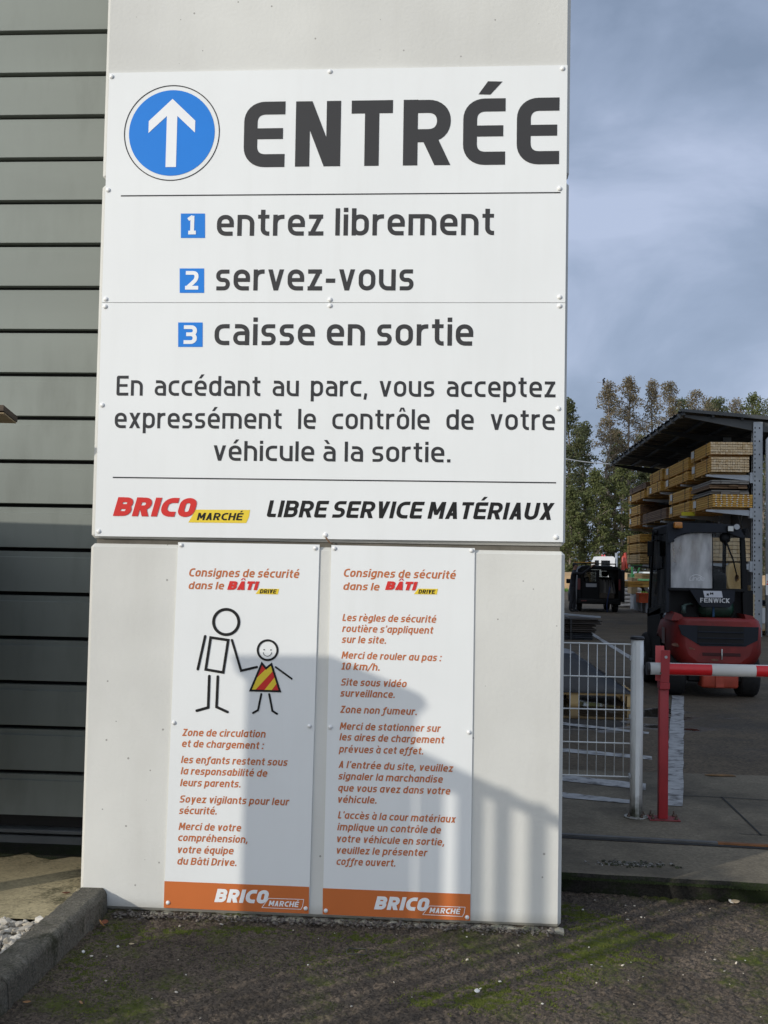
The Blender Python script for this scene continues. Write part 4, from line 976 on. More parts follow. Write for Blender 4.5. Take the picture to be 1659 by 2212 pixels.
b = B(); b.tube([fz(985, 470, yw - .04), fz(1060, 660, yw - .035), fz(1110, 862, yw - .03)], [.012, .010, .007], 6); b.dome(fz(985, 440, yw), .07, .05); F('wiper', b, M['flblack'])
# writing on window and cover
class FP: pass
def fktext(name, txt, x0, x1, y, cap, m, parent, Y, w, it=False, track=.13):
    G = layout(txt, w, it, track); xs = [p.x for g, _ in G for p in g]; a = fz(x0, y, Y); c = fz(x1, y, Y); sx_ = (c.x - a.x) / (max(xs) - min(xs)); k = cap * SC; b = B()
    for g, fs in G:
        vs = [b.bm.verts.new((a.x + (p.x - min(xs)) * sx_, Y, a.z + p.y * k)) for p in g]
        for f in fs: b._f([vs[i] for i in f])
    o = b.build(name, m, parent, recalc=False)
    if o.data.polygons[0].normal.y > 0: o.data.flip_normals()
    return o
cv = [fz(x, y, -.0) for x, y in ((608, 986), (1068, 986), (1062, 1090), (1010, 1160), (735, 1160), (700, 1130))]
b = B(); b.prism([(p.x, .22, p.z) for p in cv], (0, .05, 0)); b.prism([(cv[5].x, .218, cv[5].z), (cv[4].x, .218, cv[4].z), (cv[3].x, .218, cv[3].z), (cv[2].x, .218, cv[2].z), (cv[2].x - .01, .218, cv[2].z + .015), (cv[3].x - .01, .218, cv[3].z + .012), (cv[4].x, .218, cv[4].z + .012), (cv[5].x, .218, cv[5].z + .012)], (0, .01, 0))
cov = F('bottle_cover', b, M['flnavy'])
fktext('lettering', 'FENWICK', 712, 1014, 1114, 47, mat('letter_grey', (.62, .63, .62), .5), cov, .214, .19)
b = B(); b.poly([fz(x, y, .2165) for x, y in ((742, 994), (930, 992), (943, 1060), (758, 1062))]); st_ = b.build('sticker', mat('sticker_white', (.62, .64, .68), .5, .06, 9), cov)
fktext('lettering', 'N', 778, 800, 1043, 24, M['black'], st_, .2145, .26); fktext('lettering', 'M', 812, 846, 1032, 22, M['black'], st_, .2145, .24)
fktext('lettering', 'Linde', 620, 775, 890, 42, mat('window_print', (.85, .86, .86), .5), rw, yw - .004, .07, True)
P_ = stroke_polys([Vector((640 + 110 * t, 2000 - 862 + 34 * math.sin(math.pi * (.15 + .75 * t)))) for t in np.linspace(0, 1, 14)], 5)
b = B()
for p in P_[:13]: b.poly([fz(q.x, 2000 - q.y, yw - .004) for q in p])
o = b.build('emblem_arc', bpy.data.materials['window_print'], rw)
# gas bottle, beacon, lights, mirrors
b = B(); p, q = fz(720, 1160, .42), fz(1090, 1160, .42); pr = [(0, .02), (.012, .07), (.05, .115), (.10, .125)]
b.tube([(p.x + a, .42, p.z - .02) for a, r in pr] + [(q.x - a, .42, p.z - .02) for a, r in pr[::-1]], [r for a, r in pr] + [r for a, r in pr[::-1]], 20); F('gas_bottle', b, mat('bottle_green', (.012, .045, .028), .4, .2, 6))
b = B(); p = fz(590, 1150, .40); b.tube([(p.x - .03, .34, p.z - .10), (p.x - .03, .34, p.z)], .03, 12); b.tube([(p.x - .03, .34, p.z), (p.x + .06, .38, p.z + .02), (p.x + .1, .42, p.z)], .012, 8); F('regulator', b, mat('regulator', (.05, .09, .08), .4))
b = B(); p = fz(862, 1160, .28); b.box(p.x - .012, p.x + .012, .285, .30, p.z - .12, p.z + .01); F('strap', b, mat('strap_blue', (.02, .08, .17), .8))
b = B(); b.box(-.47, .56, .46, .50, .85, 1.30); F('rear_bulkhead', b, M['flblack'])
b = B(); p, q = fz(437, 286), fz(522, 350); b.box(p.x, q.x, .17, .255, q.z, p.z, .012, 3); F('beacon', b, mat('amber', (.52, .20, .03), .3, .1, 20))
b = B(); p, q = fz(985, 315), fz(1050, 376); b.box(p.x, q.x, .20, .255, q.z, p.z, .006, 2); wl_ = F('work_light', b, M['flblack']); b = B(); b.box(p.x + .006, q.x - .006, .196, .1995, q.z + .006, p.z - .006); b.build('lens', mat('lens', (.66, .67, .62), .2, .1, 60), wl_)
b = B(); p = fz(1080, 325, .24); b.tube([(p.x, .26, p.z), (p.x, .20, p.z)], [.03, .035], 14); F('work_light', b, M['steel'])
b = B(); b.tube([(-.56, 1.18, 2.03), (-.48, 1.2, 2.03)], [.035, .03], 12); F('work_light', b, M['flblack'])
b = B(); b.tube([(-.50, 1.3, 1.93), (-.56, 1.32, 1.92), (-.58, 1.32, 1.75), (-.58, 1.32, 1.56), (-.50, 1.3, 1.54)], .012, 6); b.box(-.61, -.54, 1.29, 1.33, 1.72, 1.92, .008); F('mirror', b, M['flblack'])
# left cab side with its dark door glass, mast, forks, seat
xs_ = -.505
b = B(); b.prism([(xs_, .34, 1.02), (xs_, 1.95, .9), (xs_, 1.95, 1.0), (xs_, .40, 1.12)], (.03, 0, 0)); b.prism([(xs_, .34, 1.02), (xs_, .45, 1.02), (xs_, .47, 2.06), (xs_, .36, 2.06)], (.03, 0, 0)); b.prism([(xs_, 1.85, .9), (xs_, 1.95, .9), (xs_, 1.62, 2.06), (xs_, 1.52, 2.06)], (.03, 0, 0)); b.prism([(xs_, .36, 2.0), (xs_, 1.65, 2.0), (xs_, 1.6, 2.07), (xs_, .36, 2.07)], (.03, 0, 0)); b.prism([(xs_, .9, .35), (xs_, 1.95, .35), (xs_, 1.95, .92), (xs_, .9, 1.05)], (.03, 0, 0))
F('cab_side', b, M['flblack'])
b = B(); b.prism([(xs_ + .012, .42, 1.1), (xs_ + .012, 1.85, 1.0), (xs_ + .012, 1.55, 2.02), (xs_ + .012, .44, 2.02)], (.005, 0, 0)); F('door_glass', b, M['glass'])
b = B(); b.prism([(.44, .36, 2.0), (.44, 1.65, 2.0), (.44, 1.6, 2.07), (.44, .36, 2.07)], (.03, 0, 0)); b.prism([(.50, 1.85, .9), (.50, 1.95, .9), (.44, 1.62, 2.06), (.44, 1.52, 2.06)], (.03, 0, 0)); F('cab_side', b, M['flblack'])
b = B(); b.box(-.20, .28, .62, .76, 1.0, 1.52, .05, 3); b.box(-.20, .28, .70, 1.18, .96, 1.08, .04, 3); F('seat', b, mat('seat_grey', (.035, .036, .038), .8))
b = B(); b.tube([(.04, 1.62, .9), (.04, 1.42, 1.16)], .022, 8)
ri = [Vector((.04 + .17 * math.cos(a), 1.42 + .05 * math.sin(a), 1.17 + .14 * math.sin(a) * .6)) for a in np.linspace(0, 2 * math.pi, 25)]; b.tube(ri, .012, 6); F('steering_wheel', b, M['flblack'])
for sx in (-.28, .36):
    b = B(); b.box(sx - .04, sx + .04, 2.18, 2.30, .12, 2.10, .006); F('mast_rail', b, M['flblack'])
b = B(); b.box(-.3, .4, 2.31, 2.37, .3, .42, .005); b.box(-.3, .4, 2.31, 2.37, .62, .74, .005); F('fork_carriage', b, M['flblack'])
for sx in (-.2, .3):
    b = B(); b.box(sx - .05, sx + .05, 2.375, 3.4, .06, .10); b.box(sx - .05, sx + .05, 2.375, 2.415, .10, .75); F('fork', b, M['flblack'])
b = B(); b.box(-.545, -.46, 1.25, 1.95, .22, .36, .01); F('step', b, M['flblack'])
p = Vector((-.53, .45, .78)); b = B(); b.box(p.x - .006, p.x - .002, .42, .60, .62, .82); F('label_plate', b, mat('label_pale', (.26, .18, .17), .6))

# ------------------------------------------------------------------ cantilever rack with its lean-to roof
M['sheet'] = mat('roof_sheet', (.055, .060, .062), .6, .15, 2)
M['galv'] = mat('rack_steel', (.34, .37, .40), .5, .1, 4, metal=.25)
M['board'] = mat('timber_board', (.34, .19, .06), .75, .15, 4, stretch=(1, .15, 3), island=[(.74, .43, .075), (.62, .33, .055), (.80, .50, .11), (.68, .38, .07), (.54, .28, .05)])
M['boardpale'] = mat('timber_pale', (.48, .33, .15), .75, .15, 4, island=[(.62, .42, .17), (.52, .33, .12), (.68, .48, .22), (.46, .27, .09)])
M['boardend'] = mat('timber_end', (.62, .48, .30), .8, .15, 30, island=[(.72, .60, .42), (.55, .40, .22), (.66, .52, .33), (.45, .30, .14)])
M['boardbrown'] = mat('timber_brown', (.16, .09, .045), .75, .15, 4, island=[(.20, .115, .06), (.13, .07, .035), (.17, .10, .05), (.24, .15, .08)])
M['greyboard'] = mat('grey_slab', (.20, .19, .175), .8, .2, 5, island=[(.24, .23, .21), (.15, .14, .13), (.28, .26, .23)])
M['tagwhite'] = mat('tag_white', (.62, .63, .62), .6, .05)
RX, RY0, RY1 = 7.08, 23.0, 37.2
rk = empty('cantilever_rack', (RX, RY0, YG), 'tall grey cantilever rack with sloping sheet roof holding timber packs', 'rack')
def R_(name, b, m, parent=None):
    o = b.build(name, m); o.parent = parent or rk
    o.matrix_parent_inverse = Matrix.Translation(-rk.location) if not parent else Matrix.Identity(4)
    return o
ups = [23.12, 26.4, 29.6, 33.0, 36.4]; ZA = (4.03, 3.17, 1.86)
for i, y in enumerate(ups):
    b = B()                                        # H section column with punched flanges
    b.box(RX - .11, RX + .11, y - .10, y - .082, YG, 5.33); b.box(RX - .11, RX + .11, y + .082, y + .10, YG, 5.33); b.box(RX - .008, RX + .008, y - .0815, y + .0815, YG, 5.33)
    col_ = R_('column', b, M['galv'])
    if i == 0:
        b = B()
        for k in range(46):
            z = .3 + k * .108
            b.box(RX - .085, RX - .06, y - .1035, y - .1005, z, z + .045)
            if k % 3 == 0: b.box(RX + .02, RX + .05, y - .1035, y - .1005, z, z + .04)
        R_('slot_row', b, M['gap'], col_).matrix_parent_inverse = Matrix.Identity(4)
        b = B()
        for k in range(46): z = .3 + k * .108; b.box(RX - .1135, RX - .1105, y - .05, y - .01, z, z + .045)
        R_('slot_row', b, M['gap'], col_)
    for za_ in ZA:
        b = B(); b.prism([(5.86, y - .05, za_ + .0), (RX - .112, y - .05, za_), (RX - .112, y - .05, za_ - .15), (5.86, y - .05, za_ - .045)], (0, .10, 0)); b.box(RX - .19, RX - .112, y - .09, y + .09, za_ - .20, za_ + .06, .004); R_('arm', b, M['galv'])
for a_, c_ in zip(ups, ups[1:]):
    b = B(); b.tube([(RX, a_, 1.2), (RX, c_, 4.6)], .02, 6); b.tube([(RX, a_, 4.6), (RX, c_, 1.2)], .02, 6); R_('brace', b, M['galv'])
for y in ups:                                      # raking roof beams
    b = B(); b.prism([(5.33, y - .04, 5.50), (8.9, y - .04, 5.21), (8.9, y - .04, 5.03), (RX, y - .04, 5.10), (5.33, y - .04, 5.44)], (0, .08, 0)); R_('roof_beam', b, M['sheet'])
def rz(x): return 5.575 - (x - 5.27) * .078
b = B(); n = 96; ys = np.linspace(RY0 - .05, RY1, n); pr = [0, 0, .035, .035]
A_ = [(y, pr[i % 4]) for i, y in enumerate(ys)]
for (y0, h0), (y1, h1) in zip(A_, A_[1:]):
    b.poly([(5.22, y0, rz(5.22) + h0), (5.22, y1, rz(5.22) + h1), (9.0, y1, rz(9.0) + h1), (9.0, y0, rz(9.0) + h0)])
sheet_ = R_('roof_sheet', b, M['sheet'])
sd = sheet_.modifiers.new('thick', 'SOLIDIFY'); sd.thickness = .006
for x in (5.3, 6.0, 6.7, 7.5, 8.3, 8.9):
    b = B(); b.box(x - .03, x + .03, RY0, RY1 - .05, rz(x) - .09, rz(x) - .012); R_('purlin', b, M['sheet'])
for k in range(13):
    y = RY0 + .35 + k * 1.08; b = B(); b.prism([(5.20, y - .10, rz(5.2) - .035), (5.20, y + .10, rz(5.2) - .035), (5.26, y, rz(5.2) - .13)], (.08, 0, 0)); R_('bracket_tip', b, M['galv'])
b = B(); b.box(5.20, 9.0, RY0 - .075, RY0 - .055, 0, 0) if False else b.prism([(5.2, RY0 - .075, rz(5.2) + .05), (9.0, RY0 - .075, rz(9.0) + .05), (9.0, RY0 - .075, rz(9.0) - .06), (5.2, RY0 - .075, rz(5.2) - .02)], (0, .018, 0)); R_('verge_trim', b, M['sheet'])
b = B(); b.tube([(8.2, 22.7, 5.02), (7.33, 22.7, 4.98), (7.235, 22.7, 4.86), (7.235, 22.7, .15)], .055, 14); dp = R_('downpipe', b, M['galv'])
b = B(); b.box(7.175, 7.295, 22.638, 22.642, 1.12, 1.62); pt = R_('paper_tag', b, M['tagwhite'], dp)
G = layout('22', .2, True); b = B()
for g, fs in G:
    vs = [b.bm.verts.new((7.185 + p.x * .065, 22.636, 1.36 + p.y * .10)) for p in g]
    for f in fs: b._f([vs[i] for i in f])
o = R_('lettering', b, M['red'], pt)
for x0, x1 in ((8.6, 8.8),):
    b = B(); b.box(x0, x1, 23.0, 23.2, YG, 5.1); R_('column', b, M['galv'])
b = B(); b.box(RX + .13, RX + .16, 23.3, 37, 1.0, 5.0); R_('back_sheet', b, mat('back_sheet', (.10, .105, .11), .6, .1))

PK = 'banded timber packs on the rack arms'
def pack(label, x0, x1, y0, y1, z0, z1, nx, nz, m='board', end=None, group=PK, tags=(), bearers=True, jag=.03):
    root = empty('timber_pack', ((x0 + x1) / 2, y0, z0), label, 'timber pack', group)
    zz = z0 + (.05 if bearers else 0)
    b = B(); e = B(); w = (x1 - x0) / nx; h = (z1 - zz) / nz
    for k in range(nz):
        for i in range(nx):
            if 0 < i < nx - 1 and 0 < k < nz - 1:
                a = y0 + random.uniform(0, jag); e.box(x0 + i * w + .003, x0 + (i + 1) * w - .003, a, a + .3, zz + k * h + .003, zz + (k + 1) * h - .008); continue
            a = y0 + random.uniform(0, jag); x_, z_ = x0 + i * w, zz + k * h; sx_ = random.uniform(0, .008)
            e.box(x_ + .003, x_ + w - .003, a, a + .012, z_ + .003, z_ + h - .010)
            b.box(x_ + .002 - (sx_ if i == 0 else 0), x_ + w - .002, a + .0125, y1 - random.uniform(0, jag), z_ + .002, z_ + h - .010)
    def q(o):
        o.parent = root; o.matrix_parent_inverse = Matrix.Translation(-root.location); return o
    q(b.build('board_stack', M[m])); q(e.build('end_grain', M[end or m]))
    if bearers:
        L = y1 - y0
        for f in (.12, .5, .88): b = B(); b.box(x0 + .02, x1 - .02, y0 + L * f - .04, y0 + L * f + .04, z0, zz + .001); q(b.build('bearer', M['boardpale']))
        for f in (.2, .8):
            b = B(); yy_ = y0 + L * f; b.prism([(x0 - .012, yy_, zz - .002), (x1 + .004, yy_, zz - .002), (x1 + .004, yy_, z1 + .006), (x0 - .012, yy_, z1 + .006)], (0, .018, 0)); q(b.build('strap', M['blackplastic']))
    for fy_, fz_ in tags:
        b = B(); yc = y0 + (y1 - y0) * fy_; zc_ = zz + (z1 - zz) * fz_; b.box(x0 - .016, x0 - .012, yc - .22, yc + .12, zc_ - .09, zc_ + .09); q(b.build('paper_tag', M['tagwhite']))
    return root
pack('topmost pale timber pack at the near end of the rack', 5.93, 6.94, 22.95, 25.4, 4.47, 4.83, 17, 5, 'board', 'boardend', tags=((.9, .6),))
pack('pale timber pack directly under the topmost near-end one', 5.95, 6.86, 22.95, 25.4, 4.04, 4.46, 16, 6, 'board', 'boardend', tags=((.9, .6),))
pack('upper pack of second bay on the high rack arms', 5.92, 6.9, 25.65, 29.3, 4.34, 4.72, 9, 6, tags=((.88, .6),))
pack('lower pack of second bay overhanging the high rack arms', 5.90, 7.0, 25.55, 29.2, 4.04, 4.33, 9, 5, tags=((.88, .6),))
pack('upper pack of third bay just below the roof underside', 5.93, 6.9, 29.75, 32.1, 4.40, 4.78, 9, 5)
pack('lower pack of third bay on the high rack arms', 5.86, 6.9, 29.65, 32.3, 4.04, 4.39, 9, 5, tags=((.7, .4),))
pack('far end pack under the dark stack on high arms', 5.88, 6.9, 32.9, 36.6, 4.04, 4.34, 8, 4, tags=((.85, .6),))
pack('dark stained pack lying highest at the rack far end', 5.9, 6.9, 32.7, 36.5, 4.35, 4.60, 8, 3, 'boardbrown')
pack('orange planed timber pack with white end marks at near end', 6.0, 6.95, 22.98, 25.6, 3.18, 3.55, 12, 6, 'board', 'board', tags=((.85, .55),))
pack('upper pack of second bay on the middle rack arms', 5.98, 6.95, 25.8, 28.9, 3.56, 3.92, 9, 5, tags=((.88, .6),))
pack('lower pack of second bay with yellow tag below it', 5.98, 6.95, 25.8, 28.9, 3.18, 3.55, 9, 5, tags=((.88, .6),))
pack('long brown boards sloping in the third bay middle arms', 5.94, 6.9, 29.1, 33.6, 3.18, 3.56, 9, 6, 'boardbrown')
pack('reddish timber pack at the far end of middle arms', 5.90, 6.9, 33.9, 36.6, 3.55, 3.92, 9, 5, 'board', 'boardbrown', tags=((.85, .6),))
pack('lower reddish pack at the far end of middle arms', 5.90, 6.9, 33.9, 36.6, 3.18, 3.54, 9, 4, 'board', 'boardbrown', tags=((.85, .6),))
pack('top pack of three on the low far rack arms', 5.9, 6.95, 33.9, 37.0, 2.60, 2.92, 8, 5)
pack('middle pack of three on the low far rack arms', 5.9, 6.9, 33.9, 37.0, 2.24, 2.59, 8, 5, 'board', 'boardpale')
pack('bottom pack of three on the low far rack arms', 5.9, 6.9, 33.9, 37.0, 1.87, 2.23, 8, 5, 'boardpale')
pack('low near pack seen through the forklift cab window', 6.0, 6.95, 23.2, 28.6, 1.87, 2.5, 9, 6, 'boardpale', 'boardend', tags=((.1, .5),))
# flat stock over the orange pack
for i, (z, m_, dx_, l) in enumerate(((3.56, 'greyboard', 0, 'pale warped slab pack resting on the orange timber pack'), (3.69, 'boardbrown', -.05, 'dark brown slab pack between two grey ones'), (3.80, 'greyboard', -.02, 'topmost grey slab pack above the orange timber pack'))):
    pack(l, 5.98 + dx_, 6.88 + dx_, 23.05 - .05 * i, 25.4, z, z + .10, 4, 2, m_, m_, 'slab packs above the orange timber', bearers=False, jag=.08)
p_ = at(*Z1(1020, 1255), 25.75); b = B(); b.box(p_.x - .16, p_.x + .20, 25.75, 25.755, p_.z - .05, p_.z + .05); yt = b.build('hanging_tag', mat('tag_yellow', (.62, .58, .03), .6)); tag(yt, 'small yellow tag under the second bay timber pack', 'tag')
# white marks on the near orange ends
b = B()
for k in range(6):
    for i in range(7): x = 6.05 + i * .13 + random.uniform(-.015, .015); z = 3.255 + k * .052; b.box(x, x + .035, 22.9735, 22.976, z, z + .02)
o = b.build('end_mark', M['tagwhite']); pr_ = [r for r in bpy.data.objects if r.get('label', '').startswith('orange planed')][0]; o.parent = pr_; o.matrix_parent_inverse = Matrix.Translation(-pr_.location)

# ------------------------------------------------------------------ goods on the ground
def put(root, o):
    o.parent = root; o.matrix_parent_inverse = Matrix.Translation(-root.location); return o
def pallet(x0, x1, y0, y1, z0, label, group=None, m='boardpale'):
    r = empty('pallet', ((x0 + x1) / 2, (y0 + y1) / 2, z0), label, 'pallet', group)
    b = B()
    for f in np.linspace(0, 1, 5): yy_ = y0 + .05 + (y1 - y0 - .1) * f; b.box(x0, x1, yy_ - .05, yy_ + .05, z0 + .12, z0 + .144)
    put(r, b.build('deck', M[m])); b = B()
    for f in (0, .5, 1):
        for g in (0, .5, 1): x = x0 + .06 + (x1 - x0 - .12) * f; y = y0 + .06 + (y1 - y0 - .12) * g; b.box(x - .05, x + .05, y - .06, y + .06, z0 + .022, z0 + .1195)
        x = x0 + .06 + (x1 - x0 - .12) * f; b.box(x - .05, x + .05, y0, y1, z0, z0 + .0215)
    put(r, b.build('runner', M[m])); return r
# pallet with a black sheeted load behind the wire fence
pallet(.55, 1.93, 7.75, 8.75, YG, 'bare wooden pallet standing in the puddle behind the wire fence')
M['tarp'] = mat('tarp_black', (.010, .012, .016), .35, .3, 8, bump=.5, bscale=14)
b = B(); nx, ny = 26, 18; X0, X1, Y0, Y1 = .52, 1.88, 7.72, 8.72
G_ = [[b.bm.verts.new((X0 + (X1 - X0) * i / nx, Y0 + (Y1 - Y0) * j / ny, YG + .15 + min(.42, .9 * min(1 - i / nx, .55) * 1.0, 2.6 * min(i / nx + .1, j / ny + .02, 1.02 - j / ny)) + random.uniform(-.012, .012))) for i in range(nx + 1)] for j in range(ny + 1)]
for j in range(ny):
    for i in range(nx): b._f([G_[j][i], G_[j][i + 1], G_[j + 1][i + 1], G_[j + 1][i]], True)
bd_ = [G_[0][i] for i in range(nx + 1)] + [G_[j][nx] for j in range(1, ny + 1)] + [G_[ny][i] for i in range(nx - 1, -1, -1)] + [G_[j][0] for j in range(ny - 1, 0, -1)]
lo_ = [b.bm.verts.new((v.co.x, v.co.y, YG + .146)) for v in bd_]
for i in range(len(bd_)): b._f([bd_[i], bd_[(i + 1) % len(bd_)], lo_[(i + 1) % len(bd_)], lo_[i]], True)
tag(b.build('tarpaulin', M['tarp']), 'black tarpaulin humped over goods on the pallet behind the fence', 'tarpaulin')
M['darkwood'] = mat('dark_wood', (.045, .034, .026), .8, .3, 4, island=[(.06, .045, .033), (.03, .024, .02), (.045, .034, .026)])
# stack of dark slabs beyond
sp_ = gz(*Z2(50, 440), YG)
for i, (z0, z1, w, l, m_) in enumerate(((.0, .15, .92, 'lowest wrapped bundle of the dark stack beside the wall edge', 'tarp'), (.16, .33, 1.0, 'dark brown middle layer of the stack beside the wall edge', 'darkwood'), (.34, .46, 1.12, 'upper dark slab bundle under the loose grey rails', 'darkwood'))):
    root = empty('slab_bundle', (sp_.x - .2, sp_.y + .4, YG + z0), l, 'slabs', 'layers of the dark slab stack')
    b = B(); n_ = 4
    for k in range(n_): h_ = (z1 - z0) / n_; dx_ = random.uniform(-.06, .05); b.box(sp_.x - 1.2, sp_.x + w - .35 + dx_, sp_.y + random.uniform(-.05, .05), sp_.y + 1.2, YG + z0 + k * h_ + .003, YG + z0 + (k + 1) * h_ - .003, .012)
    put(root, b.build('slabs', M[m_])); b = B(); b.box(sp_.x + .1, sp_.x + .14, sp_.y - .07, sp_.y + 1.22, YG + z0 + .002, YG + z1 + .004); put(root, b.build('strap', M['blackplastic']))
for i in range(2):
    b = B(); p0 = Vector((sp_.x - .6, sp_.y + .35 + .3 * i, YG + .55)); p1 = Vector((sp_.x + .78 - .2 * i, sp_.y + .1 + .3 * i, YG + .485)); dd = (p1 - p0); b.prism([p0, p0 + Vector((0, .12, 0)), p0 + Vector((0, .12, .035)), p0 + Vector((0, 0, .035))], dd)
    tag(b.build('loose_rail', M['galv']), ('longer' if i == 0 else 'shorter rear') + ' grey rail lying slanted on top of the dark stack', 'rail', 'loose rails on the dark stack')
# brick pallets at the right edge
M['pavers'] = mat('pavers_tan', (.36, .27, .15), .85, .2, 6, island=[(.40, .30, .17), (.32, .23, .12), (.44, .34, .21)])
def blocks(label, name, x0, x1, y0, y1, z0, nx, ny, nz, bw, m, group=None, cat='blocks'):
    root = empty(name, ((x0 + x1) / 2, (y0 + y1) / 2, z0), label, cat, group); b = B(); w = (x1 - x0) / nx; d = (y1 - y0) / ny
    for k in range(nz):
        o_ = (k % 2) * w * .5
        for i in range(nx):
            for j in range(ny):
                if 0 < i < nx - 1 and 0 < j < ny - 1: continue
                b.box(x0 + i * w + .004, x0 + (i + 1) * w - .004, y0 + j * d + .004, y0 + (j + 1) * d - .004, z0 + k * bw + .002, z0 + (k + 1) * bw - .004, .006)
    put(root, b.build('block_layers', M[m])); return root
M['wrapped'] = mat('wrapped_tan', (.40, .33, .21), .35, .2, 6, island=[(.44, .36, .24), (.36, .29, .18)])
pallet(7.0, 8.2, 23.6, 24.7, YG, 'pallet under the wrapped blocks right of the forklift', 'pallets right of the forklift')
bl = blocks('film wrapped tan blocks on the lower pallet right of forklift', 'block_pack', 7.02, 8.18, 23.62, 24.68, YG + .146, 4, 4, 4, .145, 'wrapped')
b = B(); b.box(7.30, 7.62, 23.600, 23.606, YG + .30, YG + .68); put(bl, b.build('paper_tag', M['tagwhite']))
pallet(7.02, 8.2, 23.6, 24.7, YG + .73, 'dark upper pallet between the two block packs right of forklift', 'pallets right of the forklift', 'blackplastic')
blocks('loose tan paving blocks on the upper pallet right of forklift', 'block_pack', 7.03, 8.18, 23.62, 24.68, YG + .877, 6, 4, 4, .09, 'pavers')
# coil of tan edging seen through the cab glass
b = B(); c_ = at(1592, 1249, 21.9)
for k in range(5):
    r = .36 - k * .055; n = 40
    R0 = [c_ + Vector((r * .62 * math.cos(t), 0, r * math.sin(t))) for t in np.linspace(0, 2 * math.pi, n, endpoint=False)]
    for y_ in (0,):
        A1 = [b.bm.verts.new(p) for p in R0]; A2 = [b.bm.verts.new(p + Vector((0, .5, 0))) for p in R0]; I1 = [b.bm.verts.new(c_ + (p - c_) * (1 - .05 / r)) for p in R0]; I2 = [b.bm.verts.new(c_ + (p - c_) * (1 - .05 / r) + Vector((0, .5, 0))) for p in R0]
        for i in range(n):
            j = (i + 1) % n
            b._f([A1[i], A1[j], A2[j], A2[i]], True); b._f([I1[j], I1[i], I2[i], I2[j]], True); b._f([A1[j], A1[i], I1[i], I1[j]]); b._f([A2[i], A2[j], I2[j], I2[i]])
blocks('tan block pack under the coil behind the forklift', 'block_pack', c_.x - .5, c_.x + .4, 21.85, 22.6, YG, 3, 2, 5, (c_.z - .36 - YG) / 5, 'wrapped')
tag(b.build('timber_coil', M['boardpale']), 'upright coil of tan wooden edging seen through the cab rear window', 'coil')
# far end of the rack: concrete blocks, paver load, orange crate, bags, boards, green frame
pb = gz(1377, 1316, YG); pe = gz(1404, 1324, YG)
for i in range(4):
    x = pb.x + (pe.x - pb.x) * i / 3; y = pb.y + (pe.y - pb.y) * i / 3
    b = B(); b.box(-.24, .24, -.25, .25, 0, .62, .02); b.box(-.10, .10, -.2535, -.2505, .10, .42)
    o = b.build('concrete_block', mat('block_grey', (.30, .31, .32), .85, .15, 4)) if i == 0 else bpy.data.objects['concrete_block'].copy()
    if i: COL.objects.link(o)
    o.location = (x, y, YG); o.rotation_euler = (0, 0, .1); tag(o, 'grey concrete block propping the tan load beyond the dark van', 'concrete block', 'grey concrete blocks beyond the van')
y0 = pe.y
ld = blocks('tan paver load lying on the grey concrete blocks', 'block_pack', pb.x - .3, pe.x + .1, pb.y - .3, pb.y + .8, YG + .63, 6, 3, 3, .22, 'pavers')
p1, p2 = at(*Z1(640, 1960), pe.y - .6), at(*Z1(725, 1885), pe.y - .6)
cr = empty('crate', ((p1.x + p2.x) / 2, pe.y - .4, p1.z), 'bright orange plastic crate on the tan load by the forklift', 'crate')
b = B(); w = .035
b.box(p1.x, p2.x, pe.y - .6, pe.y - .6 + w, p1.z, p2.z, .01); b.box(p1.x, p2.x, pe.y + .2, pe.y + .2 + w, p1.z, p2.z, .01); b.box(p1.x, p1.x + w, pe.y - .5645, pe.y + .1995, p1.z, p2.z); b.box(p2.x - w, p2.x, pe.y - .5645, pe.y + .1995, p1.z, p2.z); b.box(p1.x + w, p2.x - w, pe.y - .5645, pe.y + .1995, p1.z + .02, p1.z + .04)
put(cr, b.build('tub', mat('crate_orange', (.62, .085, .012), .45, .1, 8))); b = B(); b.box(p1.x - .02, p2.x + .02, pe.y - .62, pe.y + .255, p1.z + .28, p1.z + .31); put(cr, b.build('rim', bpy.data.materials['crate_orange']))
M['bag'] = mat('cement_bag', (.44, .41, .37), .75, .15, 6, bump=.3, bscale=20)
def bag():
    b = bmesh.new(); bmesh.ops.create_cube(b, size=1); bmesh.ops.subdivide_edges(b, edges=b.edges, cuts=5, use_grid_fill=True)
    for v in b.verts:
        x, y, z = v.co * 2; k = 1 - .55 * max(abs(x), abs(y)) ** 4; v.co = Vector((x * .36, y * .24, z * .085 * k * (1 + .1 * math.sin(5 * x + 3 * y))))
    q = B(); q.add(b, None, True); return q.build('cement_bag', M['bag'])
bg0 = None; by = 41.0; bp_ = gz(1355, 1312, YG); yb = bp_.y
for cidx, (px, n) in enumerate(((1352, 7), (1367, 5))):
    c = at(px, 1300, yb + .3 * cidx)
    for k in range(n):
        o = bag() if bg0 is None else bg0.copy()
        if bg0 is None: bg0 = o
        else: COL.objects.link(o)
        o.location = (c.x + random.uniform(-.04, .04), yb + .3 * cidx, YG + .10 + k * .165); o.rotation_euler = (random.uniform(-.07, .07), random.uniform(-.07, .07), random.uniform(-.2, .2))
        tag(o, 'plump grey cement bag in the %s stack right of the dark van' % ('taller' if cidx == 0 else 'lower'), 'cement bag', 'cement bags stacked right of the van')
for i, (za_, zb2, xa2, xb2, m_, l) in enumerate(((1835, 1790, 552, 725, 'board', 'thick tan beam pack lying above the lower cement bags'), (1770, 1725, 665, 728, 'boardpale', 'short plank pack by the forklift below the green frame'))):
    a_, c_ = at(*Z1(xa2, za_), 38.5), at(*Z1(xb2, zb2), 38.5)
    pack(l, a_.x, c_.x + .5, 38.5, 40.6, a_.z, c_.z, 5, 2, m_, m_, 'plank packs at the far rack foot', bearers=False)
GY = 50.0
